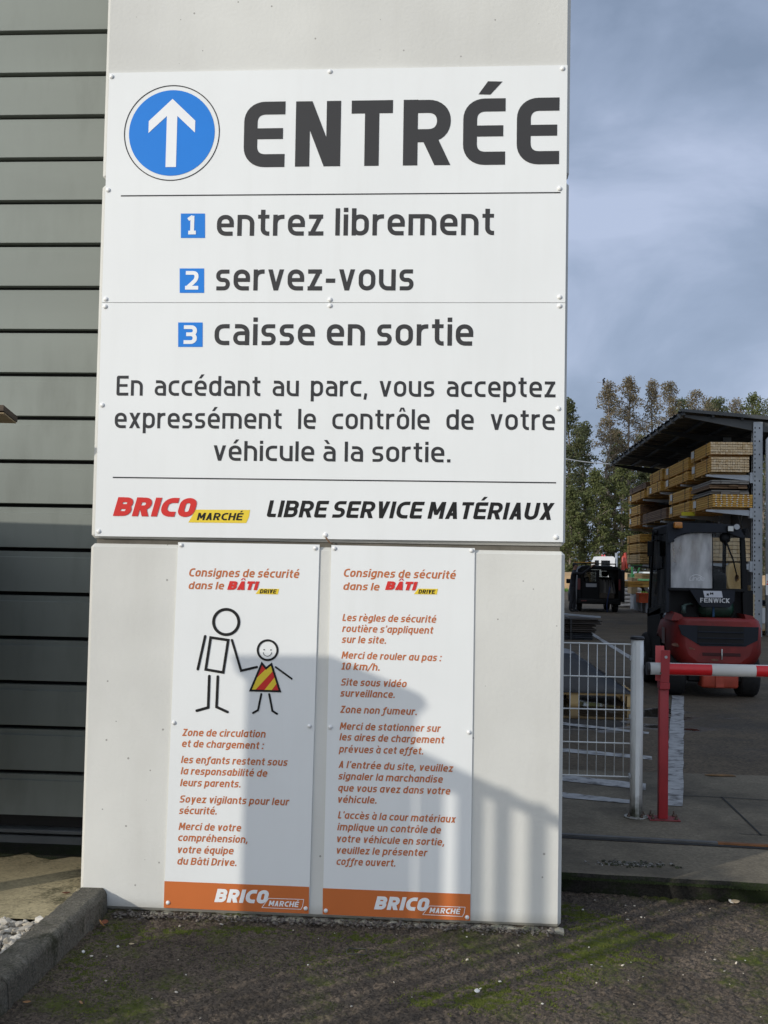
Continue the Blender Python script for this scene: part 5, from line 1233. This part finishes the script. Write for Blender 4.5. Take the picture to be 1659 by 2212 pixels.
gf = [at(*Z1(x, y), GY) for x, y in ((582, 1830), (582, 1665), (735, 1745), (735, 1665), (645, 1665), (620, 1740))]
fr_ = empty('green_stand', (gf[0].x, GY, YG), 'green steel stand with braces under the far rack end', 'stand')
b = B(); g0 = Vector((gf[0].x, GY, YG)); b.tube([g0, gf[1]], .045, 6); b.tube([(gf[3].x + .5, GY, YG), (gf[3].x + .5, GY, gf[1].z)], .045, 6); put(fr_, b.build('post', mat('green_paint', (.03, .22, .05), .5, .15)))
b = B(); b.tube([gf[1], (gf[3].x + .5, GY, gf[1].z)], .05, 6); b.tube([(gf[1].x, GY, gf[2].z), (gf[3].x + .5, GY, gf[2].z)], .05, 6); put(fr_, b.build('beam', bpy.data.materials['green_paint']))
b = B(); b.tube([gf[4], gf[5]], .04, 6); put(fr_, b.build('brace', bpy.data.materials['green_paint']))
# flattened scrap on the ground
c_ = gz(*Z2(1275, 1520), YG); b = B(); o_ = [(c_.x + a * .115, c_.y + d_ * .05, YG + .004 + random.uniform(0, .003)) for a, d_ in ((-1, -.4), (-.4, -.8), (.3, -.6), (1, -.5), (.8, .4), (.3, .9), (.1, .5), (-.5, .6))]; b.prism(o_, (0, 0, .004)); tag(b.build('cardboard_scrap', mat('scrap', (.20, .11, .04), .9, .3, 20)), 'flattened brown cardboard scrap on the yard right of the white line', 'scrap')

# ------------------------------------------------------------------ dark van with open rear door
M['vanpaint'] = mat('van_paint', (.004, .005, .007), .5, .1, 4, spec=.18)
M['vaninside'] = mat('van_inside', (.005, .005, .006), .9, .2, 8)
vy = 37.4; vl = at(1247.5, 1300, vy).x; vr = at(1341, 1300, vy).x; VW = vr - vl
VN = empty('van', ((vl + vr) / 2, vy, YG), 'small black van standing with one rear door swung open', 'van')
def V(name, b, m, parent=None): return b.build(name, m, parent or VN)
hw = VW / 2
def ring_(y, z0, z1, w0, w1, wt):                  # cross section of the body
    return [(-w0, y, z0), (-w0, y, z0 + .25), (-w0, y, 1.0), (-w1, y, z1 - .35), (-wt, y, z1 - .08), (-wt + .22, y, z1), (wt - .22, y, z1), (wt, y, z1 - .08), (w1, y, z1 - .35), (w0, y, 1.0), (w0, y, z0 + .25), (w0, y, z0)]
secs = [(0, .30, 1.70, hw, hw * .97, hw * .85), (.3, .26, 1.73, hw, hw * .97, hw * .86), (2.4, .26, 1.73, hw, hw * .96, hw * .87), (2.9, .26, 1.66, hw, hw * .93, hw * .80)]
b = B(); prev = None
for sct in secs:
    rg = [b.bm.verts.new(p) for p in ring_(*sct)]
    if prev:
        for k in range(11):
            b._f([prev[k], prev[k + 1], rg[k + 1], rg[k]], True)
    prev = rg
hood = [[b.bm.verts.new(p) for p in [(-hw * .97, y, .28), (-hw, y, .6), (-hw * .95, y, z), (hw * .95, y, z), (hw, y, .6), (hw * .97, y, .28)]] for y, z in ((2.9, 1.08), (3.7, .98), (4.05, .80))]
for p_, q_2 in zip(hood, hood[1:]):
    for k in range(5): b._f([p_[k], p_[k + 1], q_2[k + 1], q_2[k]], True)
b._f(hood[-1])
body = V('body', b, M['vanpaint']); sm = body.modifiers.new('thick', 'SOLIDIFY'); sm.thickness = .03
b = B(); b.box(-hw + .04, hw - .04, .05, 3.0, .32, .50); b.box(-hw + .05, hw - .05, 1.55, 1.62, .5, 1.12); V('floor', b, M['vaninside'])
b = B(); b.prism([(-hw, 0, 1.58), (hw, 0, 1.58), (hw * .8, 0, 1.70), (-hw * .8, 0, 1.70)], (0, .06, 0)); b.box(-hw + .0, -hw + .14, 0, .06, .32, 1.58); b.box(hw - .10, hw - .0, 0, .06, .32, 1.58); V('rear_frame', b, M['vanpaint'])
b = B(); b.prism([(-hw * .82, 2.92, 1.62), (hw * .82, 2.92, 1.62), (hw * .94, 3.35, 1.06), (-hw * .94, 3.35, 1.06)], (0, .008, 0)); V('windscreen', b, M['vanglass'])
b = B(); b.box(-hw + .145, .0, -.03, .005, .40, 1.12, .015); b.box(-hw + .145, -hw + .22, -.03, .005, 1.125, 1.565); b.box(-.12, .0, -.03, .005, 1.125, 1.565); b.box(-hw + .22, -.12, -.03, .005, 1.48, 1.565)
dl = V('rear_door', b, M['vanpaint']); b = B(); b.box(-hw + .222, -.122, -.015, -.010, 1.127, 1.478); b.build('pane', M['vanglass'], dl)
b = B(); b.box(-hw + .30, -.10, -.036, -.031, .93, 1.06, .004); b.build('number_plate', mat('plate_grey', (.30, .32, .36), .4, .1, 30), dl)
b = B(); b.box(hw - .01, hw + .03, -.80, -.02, .40, 1.58, .015); V('rear_door', b, M['vanpaint'])
b = B(); b.box(-hw - .012, -hw + .10, -.02, .05, .82, 1.24, .012); V('tail_lamp', b, mat('lamp_red', (.12, .012, .012), .35, .1, 20))
b = B(); b.box(hw - .09, hw - .012, -.012, -.001, .82, 1.24, .01); V('tail_lamp', b, bpy.data.materials['lamp_red'])
b = B(); b.box(-hw + .01, hw - .01, -.10, .04, .30, .50, .03, 2); V('bumper', b, M['flblack'])
b = B(); b.box(-hw + .12, -hw + .32, -.106, -.1005, .40, .44); V('reflector', b, bpy.data.materials['lamp_red'])
for sx in (-1, 1):
    for y in (.75, 3.25): o = wheel(0, 0, .31, .2); o.parent = VN; o.location = (sx * (hw - .12), y, .31)
    b = B(); b.tube([(sx * hw * .8, .3, 1.79), (sx * hw * .8, 2.3, 1.79)], .016, 6); b.tube([(sx * hw * .8, .4, 1.70), (sx * hw * .8, .4, 1.79)], .018, 6); b.tube([(sx * hw * .8, 2.2, 1.70), (sx * hw * .8, 2.2, 1.79)], .018, 6); V('roof_rail', b, M['flblack'])
    b = B(); b.box(sx * (hw + .10) - .09, sx * (hw + .10) + .09, 2.62, 2.70, 1.02, 1.20, .03, 2); V('mirror', b, M['flblack'])
b = B(); b.tube([(-hw * .78, .3, 1.80), (hw * .78, .3, 1.80)], .014, 6); b.tube([(-hw * .78, 1.6, 1.80), (hw * .78, 1.6, 1.80)], .014, 6); V('roof_bar', b, M['flblack'])
for x in (-.42, .42):
    b = B(); b.box(x - .24, x + .24, 1.75, 1.90, .6, 1.30, .06, 3); b.box(x - .13, x + .13, 1.78, 1.88, 1.32, 1.52, .05, 3); V('seat', b, M['vaninside'])
# load in the van, boards on its roof
b = B(); c0 = Vector((VN.location.x + .30, vy + .25, YG + .50))
for k in range(7):
    a = -.30 + .09 * k; b.prism([c0 + Vector((a, 0, .22)), c0 + Vector((a + .10, -.02, .20)), c0 + Vector((a + .13 - .02 * k, 0, .72 - .07 * (k % 3))), c0 + Vector((a + .02, 0, .74 - .05 * (k % 2)))], (0, .25 + .05 * (k % 2), 0))
tag(b.build('clothing_heap', mat('cloth_mix', (.2, .2, .19), .9, .1, 9, island=[(.01, .01, .012), (.22, .21, .19), (.012, .012, .014), (.02, .02, .022)])), 'dark and white heap of clothing lying in the open van rear', 'clothes')
b = B(); b.box(c0.x - .35, c0.x + .28, vy + .10, vy + .8, YG + .505, YG + .715, .02); tag(b.build('tool_box', mat('box_dark', (.05, .04, .03), .7, .3, 12)), 'low dark box under the clothing heap in the van', 'box')
xr0, xr1 = at(1243, 1222, vy).x, at(1288, 1222, vy).x; b = B()
for k in range(3): b.box(xr0 + .15 * k, xr1 - .05 * k, vy + .35 + .13 * k, vy + .46 + .13 * k, YG + 1.818, YG + 1.856)
tag(b.build('roof_boards', M['board']), 'tan boards laid crosswise on the roof bars of the black van', 'boards')
b = B(); b.tube([(VN.location.x + .38, vy - .14, YG + .95), (VN.location.x + .30, vy - .16, YG + .55), (VN.location.x + .26, vy - .16, YG + .25), (VN.location.x + .28, vy - .18, YG + .01)], .022, 6)
tag(b.build('hanging_strap', mat('strap_navy', (.015, .03, .10), .7)), 'blue strap hanging from the van rear down to the ground', 'strap')

# ------------------------------------------------------------------ the person loading the roof
fp = gz(1236.5, 1319.5, YG); py_ = vy + .05; px_ = at(1236.5, 1300, py_).x
PS = empty('person', (px_, py_, YG), 'person in dark jacket and trousers reaching up to the van roof', 'person')
def skin(name, verts, edges, m, root, sub=2):
    me = bpy.data.meshes.new(name); me.from_pydata([v[:3] for v in verts], edges, []); me.materials.append(m)
    o = bpy.data.objects.new(name, me); COL.objects.link(o); o.parent = root
    md = o.modifiers.new('skin', 'SKIN'); md.use_smooth_shade = True
    for i, v in enumerate(verts):
        sv = me.skin_vertices[0].data[i]; r = v[3]; sv.radius = r if isinstance(r, tuple) else (r, r); sv.use_root = (i == 0)
    sb = o.modifiers.new('sub', 'SUBSURF'); sb.levels = sub; sb.render_levels = sub
    return o
h_ = 1.80; PV = []; PE = []
def chain(pts, root=None):
    k0 = root
    for p in pts:
        PV.append(p); i = len(PV) - 1
        if k0 is not None: PE.append((k0, i))
        k0 = i
    return k0
pel = chain([(0, 0, .95, (.15, .12))]); ch_ = chain([(.01, 0, 1.12, (.14, .11)), (.03, 0, 1.32, (.17, .12)), (.04, 0, 1.46, (.13, .10))], pel)
nk = chain([(.06, 0, 1.54, .06), (.09, 0, 1.62, .075), (.11, -.0, 1.71, .095), (.105, 0, 1.79, .06)], ch_)
for sy in (-.16, .16):
    el = chain([(.05, sy * 1.1, 1.44, .065), (.26, sy * 1.2, 1.40, .055), (.34, sy * 1.15, 1.42, .05), (.58, sy * .9, 1.60, .04), (.64, sy * .85, 1.66, .03), (.70, sy * .82, 1.70, (.042, .02))], ch_)
    for k, (dy, L) in enumerate(((-.030, .07), (-.010, .085), (.010, .08), (.030, .065))): chain([(.74, sy * .82 + dy, 1.735, .011), (.74 + L * .5, sy * .82 + dy, 1.755 - .004 * k, .010), (.74 + L, sy * .82 + dy, 1.745 - .012 * k, .008)], el)
    chain([(.68, sy * .82 - .04, 1.715, .012), (.72, sy * .82 - .055, 1.735, .010)], el)
for sy in (-.10, .10):
    chain([(-.005 + (.03 if sy > 0 else -.02), sy, .86, .105), (.02 + (.05 if sy > 0 else -.05), sy * 1.05, .50, .075), (.0 + (.06 if sy > 0 else -.10), sy * 1.1, .14, .06), (.02 + (.06 if sy > 0 else -.10), sy * 1.1, .05, .05), (.13 + (.06 if sy > 0 else -.10), sy * 1.15, .035, .042), (.19 + (.06 if sy > 0 else -.10), sy * 1.18, .03, .03)], pel)
def person_mat():
    m = mat('person_cloth', (.012, .013, .017), .85, .3, 10); t = m.node_tree; p = t.nodes['Principled BSDF']; src = p.inputs['Base Color'].links[0].from_socket
    sx = N(t, 'ShaderNodeSeparateXYZ'); t.links.new([n for n in t.nodes if n.type == 'TEX_COORD'][0].outputs['Object'], sx.inputs[0])
    head_ = MATH(t, 'MULTIPLY', MATH(t, 'GREATER_THAN', sx.outputs[2], 1.555), MATH(t, 'LESS_THAN', sx.outputs[0], .35)); hand = MATH(t, 'GREATER_THAN', sx.outputs[0], .645)
    leg = MATH(t, 'LESS_THAN', sx.outputs[2], .93)
    c = MIX(t, leg, src, (.026, .028, .034)); c = MIX(t, MATH(t, 'MAXIMUM', head_, hand), c, (.30, .17, .12)); t.links.new(c, p.inputs['Base Color']); return m
skin('figure', PV, PE, person_mat(), PS, 2)
b = B(); b.dome((.085, 0, 1.735), .105, .085, Vector((-.25, 0, 1)).normalized(), 14, 5); b.dome((.05, 0, 1.74), .09, .07, Vector((-1, 0, -.1)).normalized(), 12, 4); b.build('hair', mat('hair_dark', (.012, .010, .009), .8), PS)
b = B(); b.prism([(.205, -.015, 1.675), (.225, 0, 1.665), (.205, .015, 1.675), (.20, 0, 1.715)], (-.02, 0, 0)); b.build('nose', mat('skin_tone', (.32, .18, .13), .6), PS)
for sy in (-1, 1):
    b = B(); b.dome((.085, sy * .088, 1.69), .028, .018, Vector((0, sy, 0)), 8, 3); b.build('ear', bpy.data.materials['skin_tone'], PS)
    b = B(); b.dome((.192, sy * .035, 1.715), .012, .006, Vector((1, 0, 0)), 8, 2); b.build('eye', M['black'], PS)
b = B(); b.box(.196, .202, -.025, .025, 1.640, 1.650); b.build('mouth', mat('lips', (.22, .08, .07), .6), PS)

# ------------------------------------------------------------------ far end: bank, lorry with crane, cable
YB = 84.0
zb0, zb1 = at(1240, 1257, YB).z, at(1240, 1233, YB).z
b = B(); n = 60; xs2 = np.linspace(0, 60, n); prev = None
for x in xs2:
    hgt = zb1 - .1 + .14 * math.sin(x * 1.3) + random.uniform(-.05, .05); q = [b.bm.verts.new((x, YB + d_, z)) for d_, z in ((-.6, YG - .1), (-.25, hgt * .6), (.3, hgt), (2.5, hgt + .1), (5, YG - .1))]
    if prev:
        for k in range(4): b._f([prev[k], prev[k + 1], q[k + 1], q[k]], True)
    prev = q
tag(b.build('sand_bank', mat('sand_tan', (.42, .28, .15), .9, .2, 1.5, bump=.4, bscale=8)), kind='structure')
n_ = 9000; X_ = rng.uniform(0, 60, n_); Y_ = YB - .7 - rng.random(n_) * 4.5; H_ = rng.uniform(.06, .3, n_); a_ = rng.uniform(0, 6.28, n_)
V_ = np.stack([np.stack([X_ - .07 * np.cos(a_), Y_ - .07 * np.sin(a_), np.full(n_, YG)], -1), np.stack([X_ + .07 * np.cos(a_), Y_ + .07 * np.sin(a_), np.full(n_, YG)], -1), np.stack([X_ + rng.normal(0, .05, n_), Y_, YG + H_], -1)], 1).reshape(-1, 3)
tag(npmesh('grass', V_, np.arange(n_ * 3).reshape(-1, 3), mat('grass_green', (.09, .19, .035), .9, .3, 3)), 'strip of bright green grass in front of the far sand bank', 'grass', kind='stuff')
YT = 78.0
tx0, tx1 = at(1283.5, 1240, YT).x, at(1328.5, 1240, YT).x; tz1 = at(1300, 1201.5, YT).z
LT = empty('lorry', ((tx0 + tx1) / 2, YT, YG), 'white lorry cab side on beyond the black van', 'lorry')
Mw = mat('lorry_white', (.72, .73, .74), .35, .05, 3)
b = B(); b.prism([(tx0 + .02, YT, .9), (tx1, YT, .9), (tx1, YT, tz1 - .12), (tx1 - .15, YT, tz1), (tx0 + .22, YT, tz1 - .02), (tx0 + .04, YT, tz1 - .42)], (0, 2.3, 0)); put(LT, b.build('cab', Mw))
wq = lambda x0, x1, z0, z1, y: [(tx0 + (tx1 - tx0) * x0, y, tz1 - z0), (tx0 + (tx1 - tx0) * x1, y, tz1 - z0), (tx0 + (tx1 - tx0) * x1, y, tz1 - z1), (tx0 + (tx1 - tx0) * x0, y, tz1 - z1)]
b = B(); b.prism(wq(.33, .75, .30, 1.05, YT - .02), (0, .015, 0)); put(LT, b.build('side_window', M['glass']))
b = B(); b.prism(wq(.02, .22, .30, .75, YT - .02), (0, .015, 0)); put(LT, b.build('quarter_window', M['glass']))
b = B(); b.box(tx0 + .05, tx1 + 6.0, YT + .2, YT + 2.1, .75, .95); put(LT, b.build('chassis', M['flblack']))
b = B(); b.box(tx1 + 1.2, tx1 + 6.0, YT, YT + 2.3, 1.0, 1.5, .02); put(LT, b.build('bed', mat('bed_green', (.05, .16, .07), .6, .2, 3)))
for i, x in enumerate((tx0 + .7, tx1 + 2.6, tx1 + 3.8)):
    for y in (YT + .2, YT + 2.1): put(LT, wheel(0, 0, .48, .3)).location = (0, 0, 0); o = LT.children[-1]; o.matrix_parent_inverse = Matrix.Identity(4); o.rotation_euler = (0, 0, math.pi / 2); o.location = (x - LT.location.x, y - LT.location.y, .48)
for x in (1301, 1306):
    p = at(x, 1200, YT + .6); b = B(); b.tube([(p.x, p.y, tz1 - .03), (p.x, p.y, tz1 + .12)], .05, 8); put(LT, b.build('roof_lamp', M['redlight']))
p = at(1332, 1235, YT); b = B(); b.tube([(p.x, YT + .2, .95), (p.x, YT + .2, tz1 + .25)], .10, 10); put(LT, b.build('exhaust_stack', M['steel']))
c1, c2, c3, c4 = (at(x, y, YT + 1) for x, y in ((1345, 1250), (1347, 1205), (1350, 1194), (1354, 1228)))
b = B(); b.tube([(c1.x, c1.y, .95), c2, c3, c4], .14, 8); put(LT, b.build('crane_jib', mat('crane_red', (.42, .06, .04), .5, .15)))
b = B(); b.tube([c4, at(1360, 1222, YT + 1), at(1366, 1210, YT + 1)], .07, 8); put(LT, b.build('crane_grab', M['steel']))
YV = 80.0; p0, p1 = at(1362, 1250, YV), at(1394, 1241, YV)
sv_ = empty('white_van', ((p0.x + p1.x) / 2, YV, YG), 'distant white van mostly hidden behind the green stand', 'van')
b = B(); b.prism([(p0.x, YV, .45), (p1.x + 2, YV, .45), (p1.x + 2, YV, p1.z + .2), (p0.x + .5, YV, p1.z + .2), (p0.x + .1, YV, 1.0)], (0, 1.8, 0)); put(sv_, b.build('body', Mw))
b = B(); b.prism([(p0.x + .35, YV - .012, 1.05), (p0.x + 1.2, YV - .012, 1.05), (p0.x + 1.2, YV - .012, p1.z + .05), (p0.x + .62, YV - .012, p1.z + .05)], (0, .01, 0)); put(sv_, b.build('side_window', M['glass']))
for x in (p0.x + .6, p1.x + 1.4):
    o = wheel(0, 0, .32, .2); o.parent = sv_; o.rotation_euler = (0, 0, math.pi / 2); o.location = (x - sv_.location.x, .12, .32)
c_a, c_b = at(1200, 986.5, 46), at(1446, 994, 46)
b = B(); pts = [c_a.lerp(c_b, t) + Vector((0, 0, -.25 * 4 * t * (1 - t))) for t in np.linspace(-.6, 2.5, 40)]; b.tube(pts, .022, 6); tag(b.build('overhead_cable', mat('cable_pale', (.34, .36, .38), .6)), 'thin pale cable strung across in front of the trees', 'cable')

# ------------------------------------------------------------------ trees beyond the yard
M['bark'] = mat('bark', (.20, .17, .14), .9, .3, 8)
def leafmat(name, cols):
    m = mat(name, cols[0], .75, .25, 1.2, island=cols, spec=.25); t = m.node_tree; p = t.nodes['Principled BSDF']
    tr = N(t, 'ShaderNodeBsdfTranslucent'); c = p.inputs['Base Color'].links[0].from_socket; t.links.new(c, tr.inputs[0]); mx = N(t, 'ShaderNodeMixShader'); mx.inputs[0].default_value = .42
    t.links.new(p.outputs[0], mx.inputs[1]); t.links.new(tr.outputs[0], mx.inputs[2]); t.links.new(mx.outputs[0], t.nodes['Material Output'].inputs[0]); return m
LM = [leafmat('leaf_green', [(.105, .125, .058), (.14, .15, .072), (.075, .09, .044), (.18, .18, .09), (.125, .125, .062)]),
      leafmat('leaf_autumn', [(.23, .19, .12), (.18, .175, .10), (.25, .19, .12), (.17, .15, .10), (.23, .155, .10)]),
      leafmat('leaf_bright', [(.13, .155, .06), (.17, .19, .075), (.10, .12, .05), (.21, .21, .09)])]
def tree(px, ytop, wpx, Y, label, kind, leaves, base=.12, sparse=0., seed=0, cat='tree', lean=0):
    leaves = int(leaves * (1.25, 1.2, 1.15)[kind]); sparse = min(.8, sparse + .08)
    """tapered trunk with limbs; leaf clumps hang along limbs and twigs"""
    r = np.random.default_rng(seed + 100); pt = at(px, ytop, Y); x0 = pt.x; H = pt.z - YG; Wd = wpx * (Y + 5.15) / FPX / 2
    root = empty('tree', (x0, Y, YG), label, cat, 'trees beyond the yard')
    tb = B(); tr_pts = [Vector((lean * t * H + r.normal(0, .10), r.normal(0, .10), t * H * .96)) for t in np.linspace(0, 1, 8)]; tr_pts[0] = Vector((0, 0, -.1)); R0 = .0105 * H + .07
    tb.tube(tr_pts, [R0 * (1 - .93 * t) for t in np.linspace(0, 1, 8)], 8)
    C = []; S_ = []
    nl = int(26 + H * 1.3)
    for i in range(nl):
        t = base + (1 - base) * (i + .5) / nl; k = t * 7; i0 = min(int(k), 6); s0 = tr_pts[i0].lerp(tr_pts[i0 + 1], k - i0)
        a = i * 2.4 + r.normal(0, .4); prof = math.sin(math.pi * min(1, (t - base) / (1 - base) * .86 + .14)) ** .6
        L = Wd * prof * (r.uniform(.35, 1.35) if kind == 1 else r.uniform(.5, 1.25)); up = r.uniform(.25, .7) * (1 if kind == 1 else .6)
        d = Vector((math.cos(a), math.sin(a), up)); e = s0 + d * L; mid = s0.lerp(e, .55) + Vector((0, 0, L * .05))
        rr = R0 * (1 - t) * .45 + .018; tb.tube([s0, mid, e], [rr, rr * .6, rr * .2], 5)
        for q in range(4):
            f = r.uniform(.35, 1.0); c = s0.lerp(e, f) + Vector((r.normal(0, L * .16), r.normal(0, L * .16), r.normal(0, L * .16)))
            tb.tube([s0.lerp(e, f * .9), c], [rr * .3, .012], 4); C.append(c[:]); S_.append(r.uniform(.25, .72) * (.5 + .042 * H) * (1 - sparse * .35))
    C.append(tr_pts[-1][:]); S_.append(.6)
    C = np.array(C); S_ = np.array(S_); keep = r.random(len(C)) > sparse * .35; C = C[keep]; S_ = S_[keep]
    pr_ = S_ ** 2; idx = r.choice(len(C), leaves, p=pr_ / pr_.sum())
    o_ = r.normal(0, 1, (leaves, 3)); o_ /= np.linalg.norm(o_, axis=1, keepdims=True); o_ *= (r.random((leaves, 1)) ** .45); P = C[idx] + o_ * S_[idx, None] * np.array([1, 1, .75])
    ls = r.uniform(.07, .17, (leaves, 1)) * (.72 if kind == 1 else .9)
    u = r.normal(0, 1, (leaves, 3)); u /= np.linalg.norm(u, axis=1, keepdims=True); w = np.cross(u, r.normal(0, 1, (leaves, 3))); w /= np.linalg.norm(w, axis=1, keepdims=True)
    Vv = np.stack([P - u * ls, P + w * ls * .55, P + u * ls, P - w * ls * .55], 1).reshape(-1, 3)
    trunk = tb.build('trunk', M['bark'], root); cr_ = npmesh('crown', Vv, np.arange(leaves * 4).reshape(-1, 4), LM[kind], root)
    return root
TR = [(1228, 853, 95, 92, 'dark green tree rising directly beside the wall edge', 0, 9500, .06, 0, 0), (1262, 905, 70, 96, 'lower green tree second from the wall edge', 0, 6000, .05, .1, 0),
      (1316, 812, 84, 98, 'tall sparse autumn tree under the perched bird', 1, 7000, .20, .45, 0), (1362, 800, 80, 100, 'tallest thin autumn tree in the middle of the row', 1, 7600, .22, .4, 0),
      (1408, 806, 70, 102, 'thin bare-topped autumn tree left of the rack roof corner', 1, 5600, .2, .6, 0), (1446, 814, 74, 97, 'reddish sparse tree above the rack roof corner', 1, 6000, .2, .5, 0),
      (1502, 832, 120, 104, 'brown and green tree just right of the reddish one', 1, 7500, .1, .15, 0), (1556, 848, 130, 108, 'bushy green tree rising over the middle of the rack roof', 0, 8000, .08, 0, 0),
      (1622, 840, 150, 104, 'yellow green spreading tree at the right edge', 2, 9000, .08, 0, 0), (1680, 838, 140, 108, 'dark green tree half cut by the right edge', 0, 7000, .08, 0, 0),
      (1290, 1010, 70, 90, 'bright green low tree behind the white lorry', 2, 6500, .03, 0, 0), (1345, 985, 76, 91, 'bright mid green tree behind the red crane', 2, 7000, .04, .1, 0),
      (1236, 1050, 60, 89, 'bright leafy low tree near the wall edge', 2, 5000, .03, 0, 0), (1400, 1000, 70, 93, 'green low tree beyond the far rack end', 0, 6500, .04, 0, 0),
      (1330, 920, 74, 106, 'dull green background tree behind the sparse ones', 0, 6500, .05, .1, 0), (1385, 930, 74, 108, 'olive background tree between two sparse trunks', 0, 6500, .05, .1, 0), (1440, 960, 80, 108, 'olive green background tree behind the rack roof edge', 0, 6000, .05, 0, 0),
      (1530, 856, 120, 112, 'olive tree filling the gap above the middle of the roof', 1, 9000, .08, 0, 0), (1590, 852, 130, 113, 'brownish tree behind the yellow green one', 1, 9000, .08, 0, 0), (1475, 850, 100, 111, 'dull olive tree just over the near roof corner', 0, 7000, .1, 0, 0), (1190, 870, 80, 98, 'green tree mostly hidden behind the wall', 0, 5000, .06, 0, 0), (1480, 1010, 80, 94, 'low dark tree seen beneath the rack roof', 0, 4500, .04, 0, 0), (1560, 1000, 90, 96, 'dark low tree behind the timber packs', 0, 4500, .04, 0, 0), (1650, 960, 90, 98, 'low tree behind the downpipe', 0, 4500, .04, 0, 0)]
for i, (px, yt_, w_, Y, l, k, n_l, bs, sps, ln) in enumerate(TR): tree(px, yt_, w_, Y, l, k, n_l, bs, sps, seed=i, lean=ln)
# the bird
bp = at(1304, 823, 97); b = B()
bb = bmesh.new(); bmesh.ops.create_uvsphere(bb, u_segments=10, v_segments=8, radius=1)
b.add(bb, Matrix.Translation(bp) @ Matrix.Rotation(math.radians(70), 4, 'Y') @ Matrix.Diagonal((.20, .09, .10, 1)), True)
bb = bmesh.new(); bmesh.ops.create_uvsphere(bb, u_segments=8, v_segments=6, radius=1); b.add(bb, Matrix.Translation(bp + Vector((.06, 0, .22))) @ Matrix.Diagonal((.075, .065, .07, 1)), True)
b.tube([bp + Vector((.12, 0, .22)), bp + Vector((.19, 0, .20))], [.025, .004], 6); b.tube([bp + Vector((-.03, 0, -.12)), bp + Vector((-.09, 0, -.38))], [.05, .02], 6)
bi = b.build('bird', mat('bird_black', (.010, .010, .012), .7)); tag(bi, 'small black bird perched on the tip of an autumn tree', 'bird')
b = B(); b.tube([bp + Vector((1.3, .2, -.9)), bp + Vector((.4, 0, -.25)), bp + Vector((-.6, 0, -.1))], [.03, .02, .012], 5); tw = b.build('twig', M['bark']); t_ = [o for o in bpy.data.objects if o.get('label', '').startswith('tall sparse')][0]; tw.parent = t_; tw.matrix_parent_inverse = Matrix.Translation(-t_.location)

# ------------------------------------------------------------------ fallen leaves and bits by the kerb
def leaf(px, py, L, rot, col, label, z=.012, tilt=0., name='fallen_leaf'):
    c = gz(px, py, z); b = B(); n = 8; up_ = []; dn = []
    for i in range(n + 1):
        t = i / n; w = L * .30 * math.sin(math.pi * t) ** .8; zz = L * .25 * (t - .5) ** 2 * 4 * .5
        up_.append((L * (t - .5), w, zz + w * .35)); dn.append((L * (t - .5), -w, zz + w * .35))
    mid = [(L * (i / n - .5), 0, L * .25 * (i / n - .5) ** 2 * 2) for i in range(n + 1)]
    Rm = Matrix.Rotation(rot, 3, 'Z') @ Matrix.Rotation(tilt, 3, 'X'); vs = [[b.bm.verts.new(Rm @ Vector(p)) for p in row] for row in (up_, mid, dn)]
    for i in range(n):
        b._f([vs[0][i], vs[1][i], vs[1][i + 1], vs[0][i + 1]], True); b._f([vs[1][i], vs[2][i], vs[2][i + 1], vs[1][i + 1]], True)
    o = b.build(name, mat('leaf_dry', col, .8, .25, 30)); o.location = c; sd_ = o.modifiers.new('thick', 'SOLIDIFY'); sd_.thickness = .0012; tag(o, label, 'leaf', 'dry leaves on the ground')
leaf(217, 1996, .060, 2.0, (.42, .20, .07), 'orange curled leaf leaning against the kerb end', .022, .9)
leaf(226, 1992, .035, .6, (.22, .07, .03), 'small dark red leaf behind the orange one at the kerb', .02, .7)
leaf(58, 2166, .030, .4, (.36, .18, .07), 'tan leaf fragment at the foot of the nearer kerb')
leaf(174, 2167, .026, 1.9, (.40, .22, .10), 'upright tan leaf scrap lying on the asphalt at lower left', .012, .6)
leaf(143, 1930, .040, .2, (.16, .06, .03), 'dark red leaf lying on the terrace behind the kerb', .10)
leaf(168, 1924, .030, 1.2, (.60, .48, .28), 'pale cream leaf at the wall corner on the terrace', .115, .8)
leaf(284, 2040, .024, .3, (.55, .45, .28), 'cream chip of leaf on the moss right of the kerb')
leaf(1588, 1949, .05, .3, (.52, .40, .26), 'cream dry leaf lying below the apron edge', .012, .3)
def pebble(px, py, s_, col, label, z=.006):
    o = stones('pebble', 1, lambda q: np.array([0, 0, 0.]), s_ * .75, s_ * .76, mat('pebble', col, .85, .2, 40), .6); o.location = gz(px, py, z); tag(o, label, 'pebble', 'larger pebbles on the asphalt')
for i, (px, py, s_, l) in enumerate(((180, 2056, .010, 'pale pebble touching the foot of the kerb'), (198, 2065, .008, 'pinkish pebble a little right of the kerb foot'), (255, 2045, .012, 'flat cream pebble on moss in front of the left sign'), (381, 2143, .009, 'white broken chip lying near the lower left middle'), (1030, 2140, .012, 'elongated white pebble at the bottom centre right'), (1345, 2085, .009, 'white pebble at the right moss patch'), (1579, 1947, .016, 'largest cream pebble against the apron edge'), (1590, 2080, .007, 'round white pebble at the lower right'))):
    pebble(px, py, s_, (.62, .56, .46) if i % 2 else (.66, .64, .60), l)
b = B(); c_ = gz(770, 2055, .012); ri = [c_ + Vector((.042 * math.cos(a), .042 * math.sin(a), .004 * math.sin(3 * a))) for a in np.linspace(0, 2 * math.pi * .97, 32)]; b.tube(ri, .0022, 6); tag(b.build('wire_loop', mat('wire_dark', (.05, .05, .045), .6)), 'thin dark wire loop lying on the mossy asphalt', 'wire')
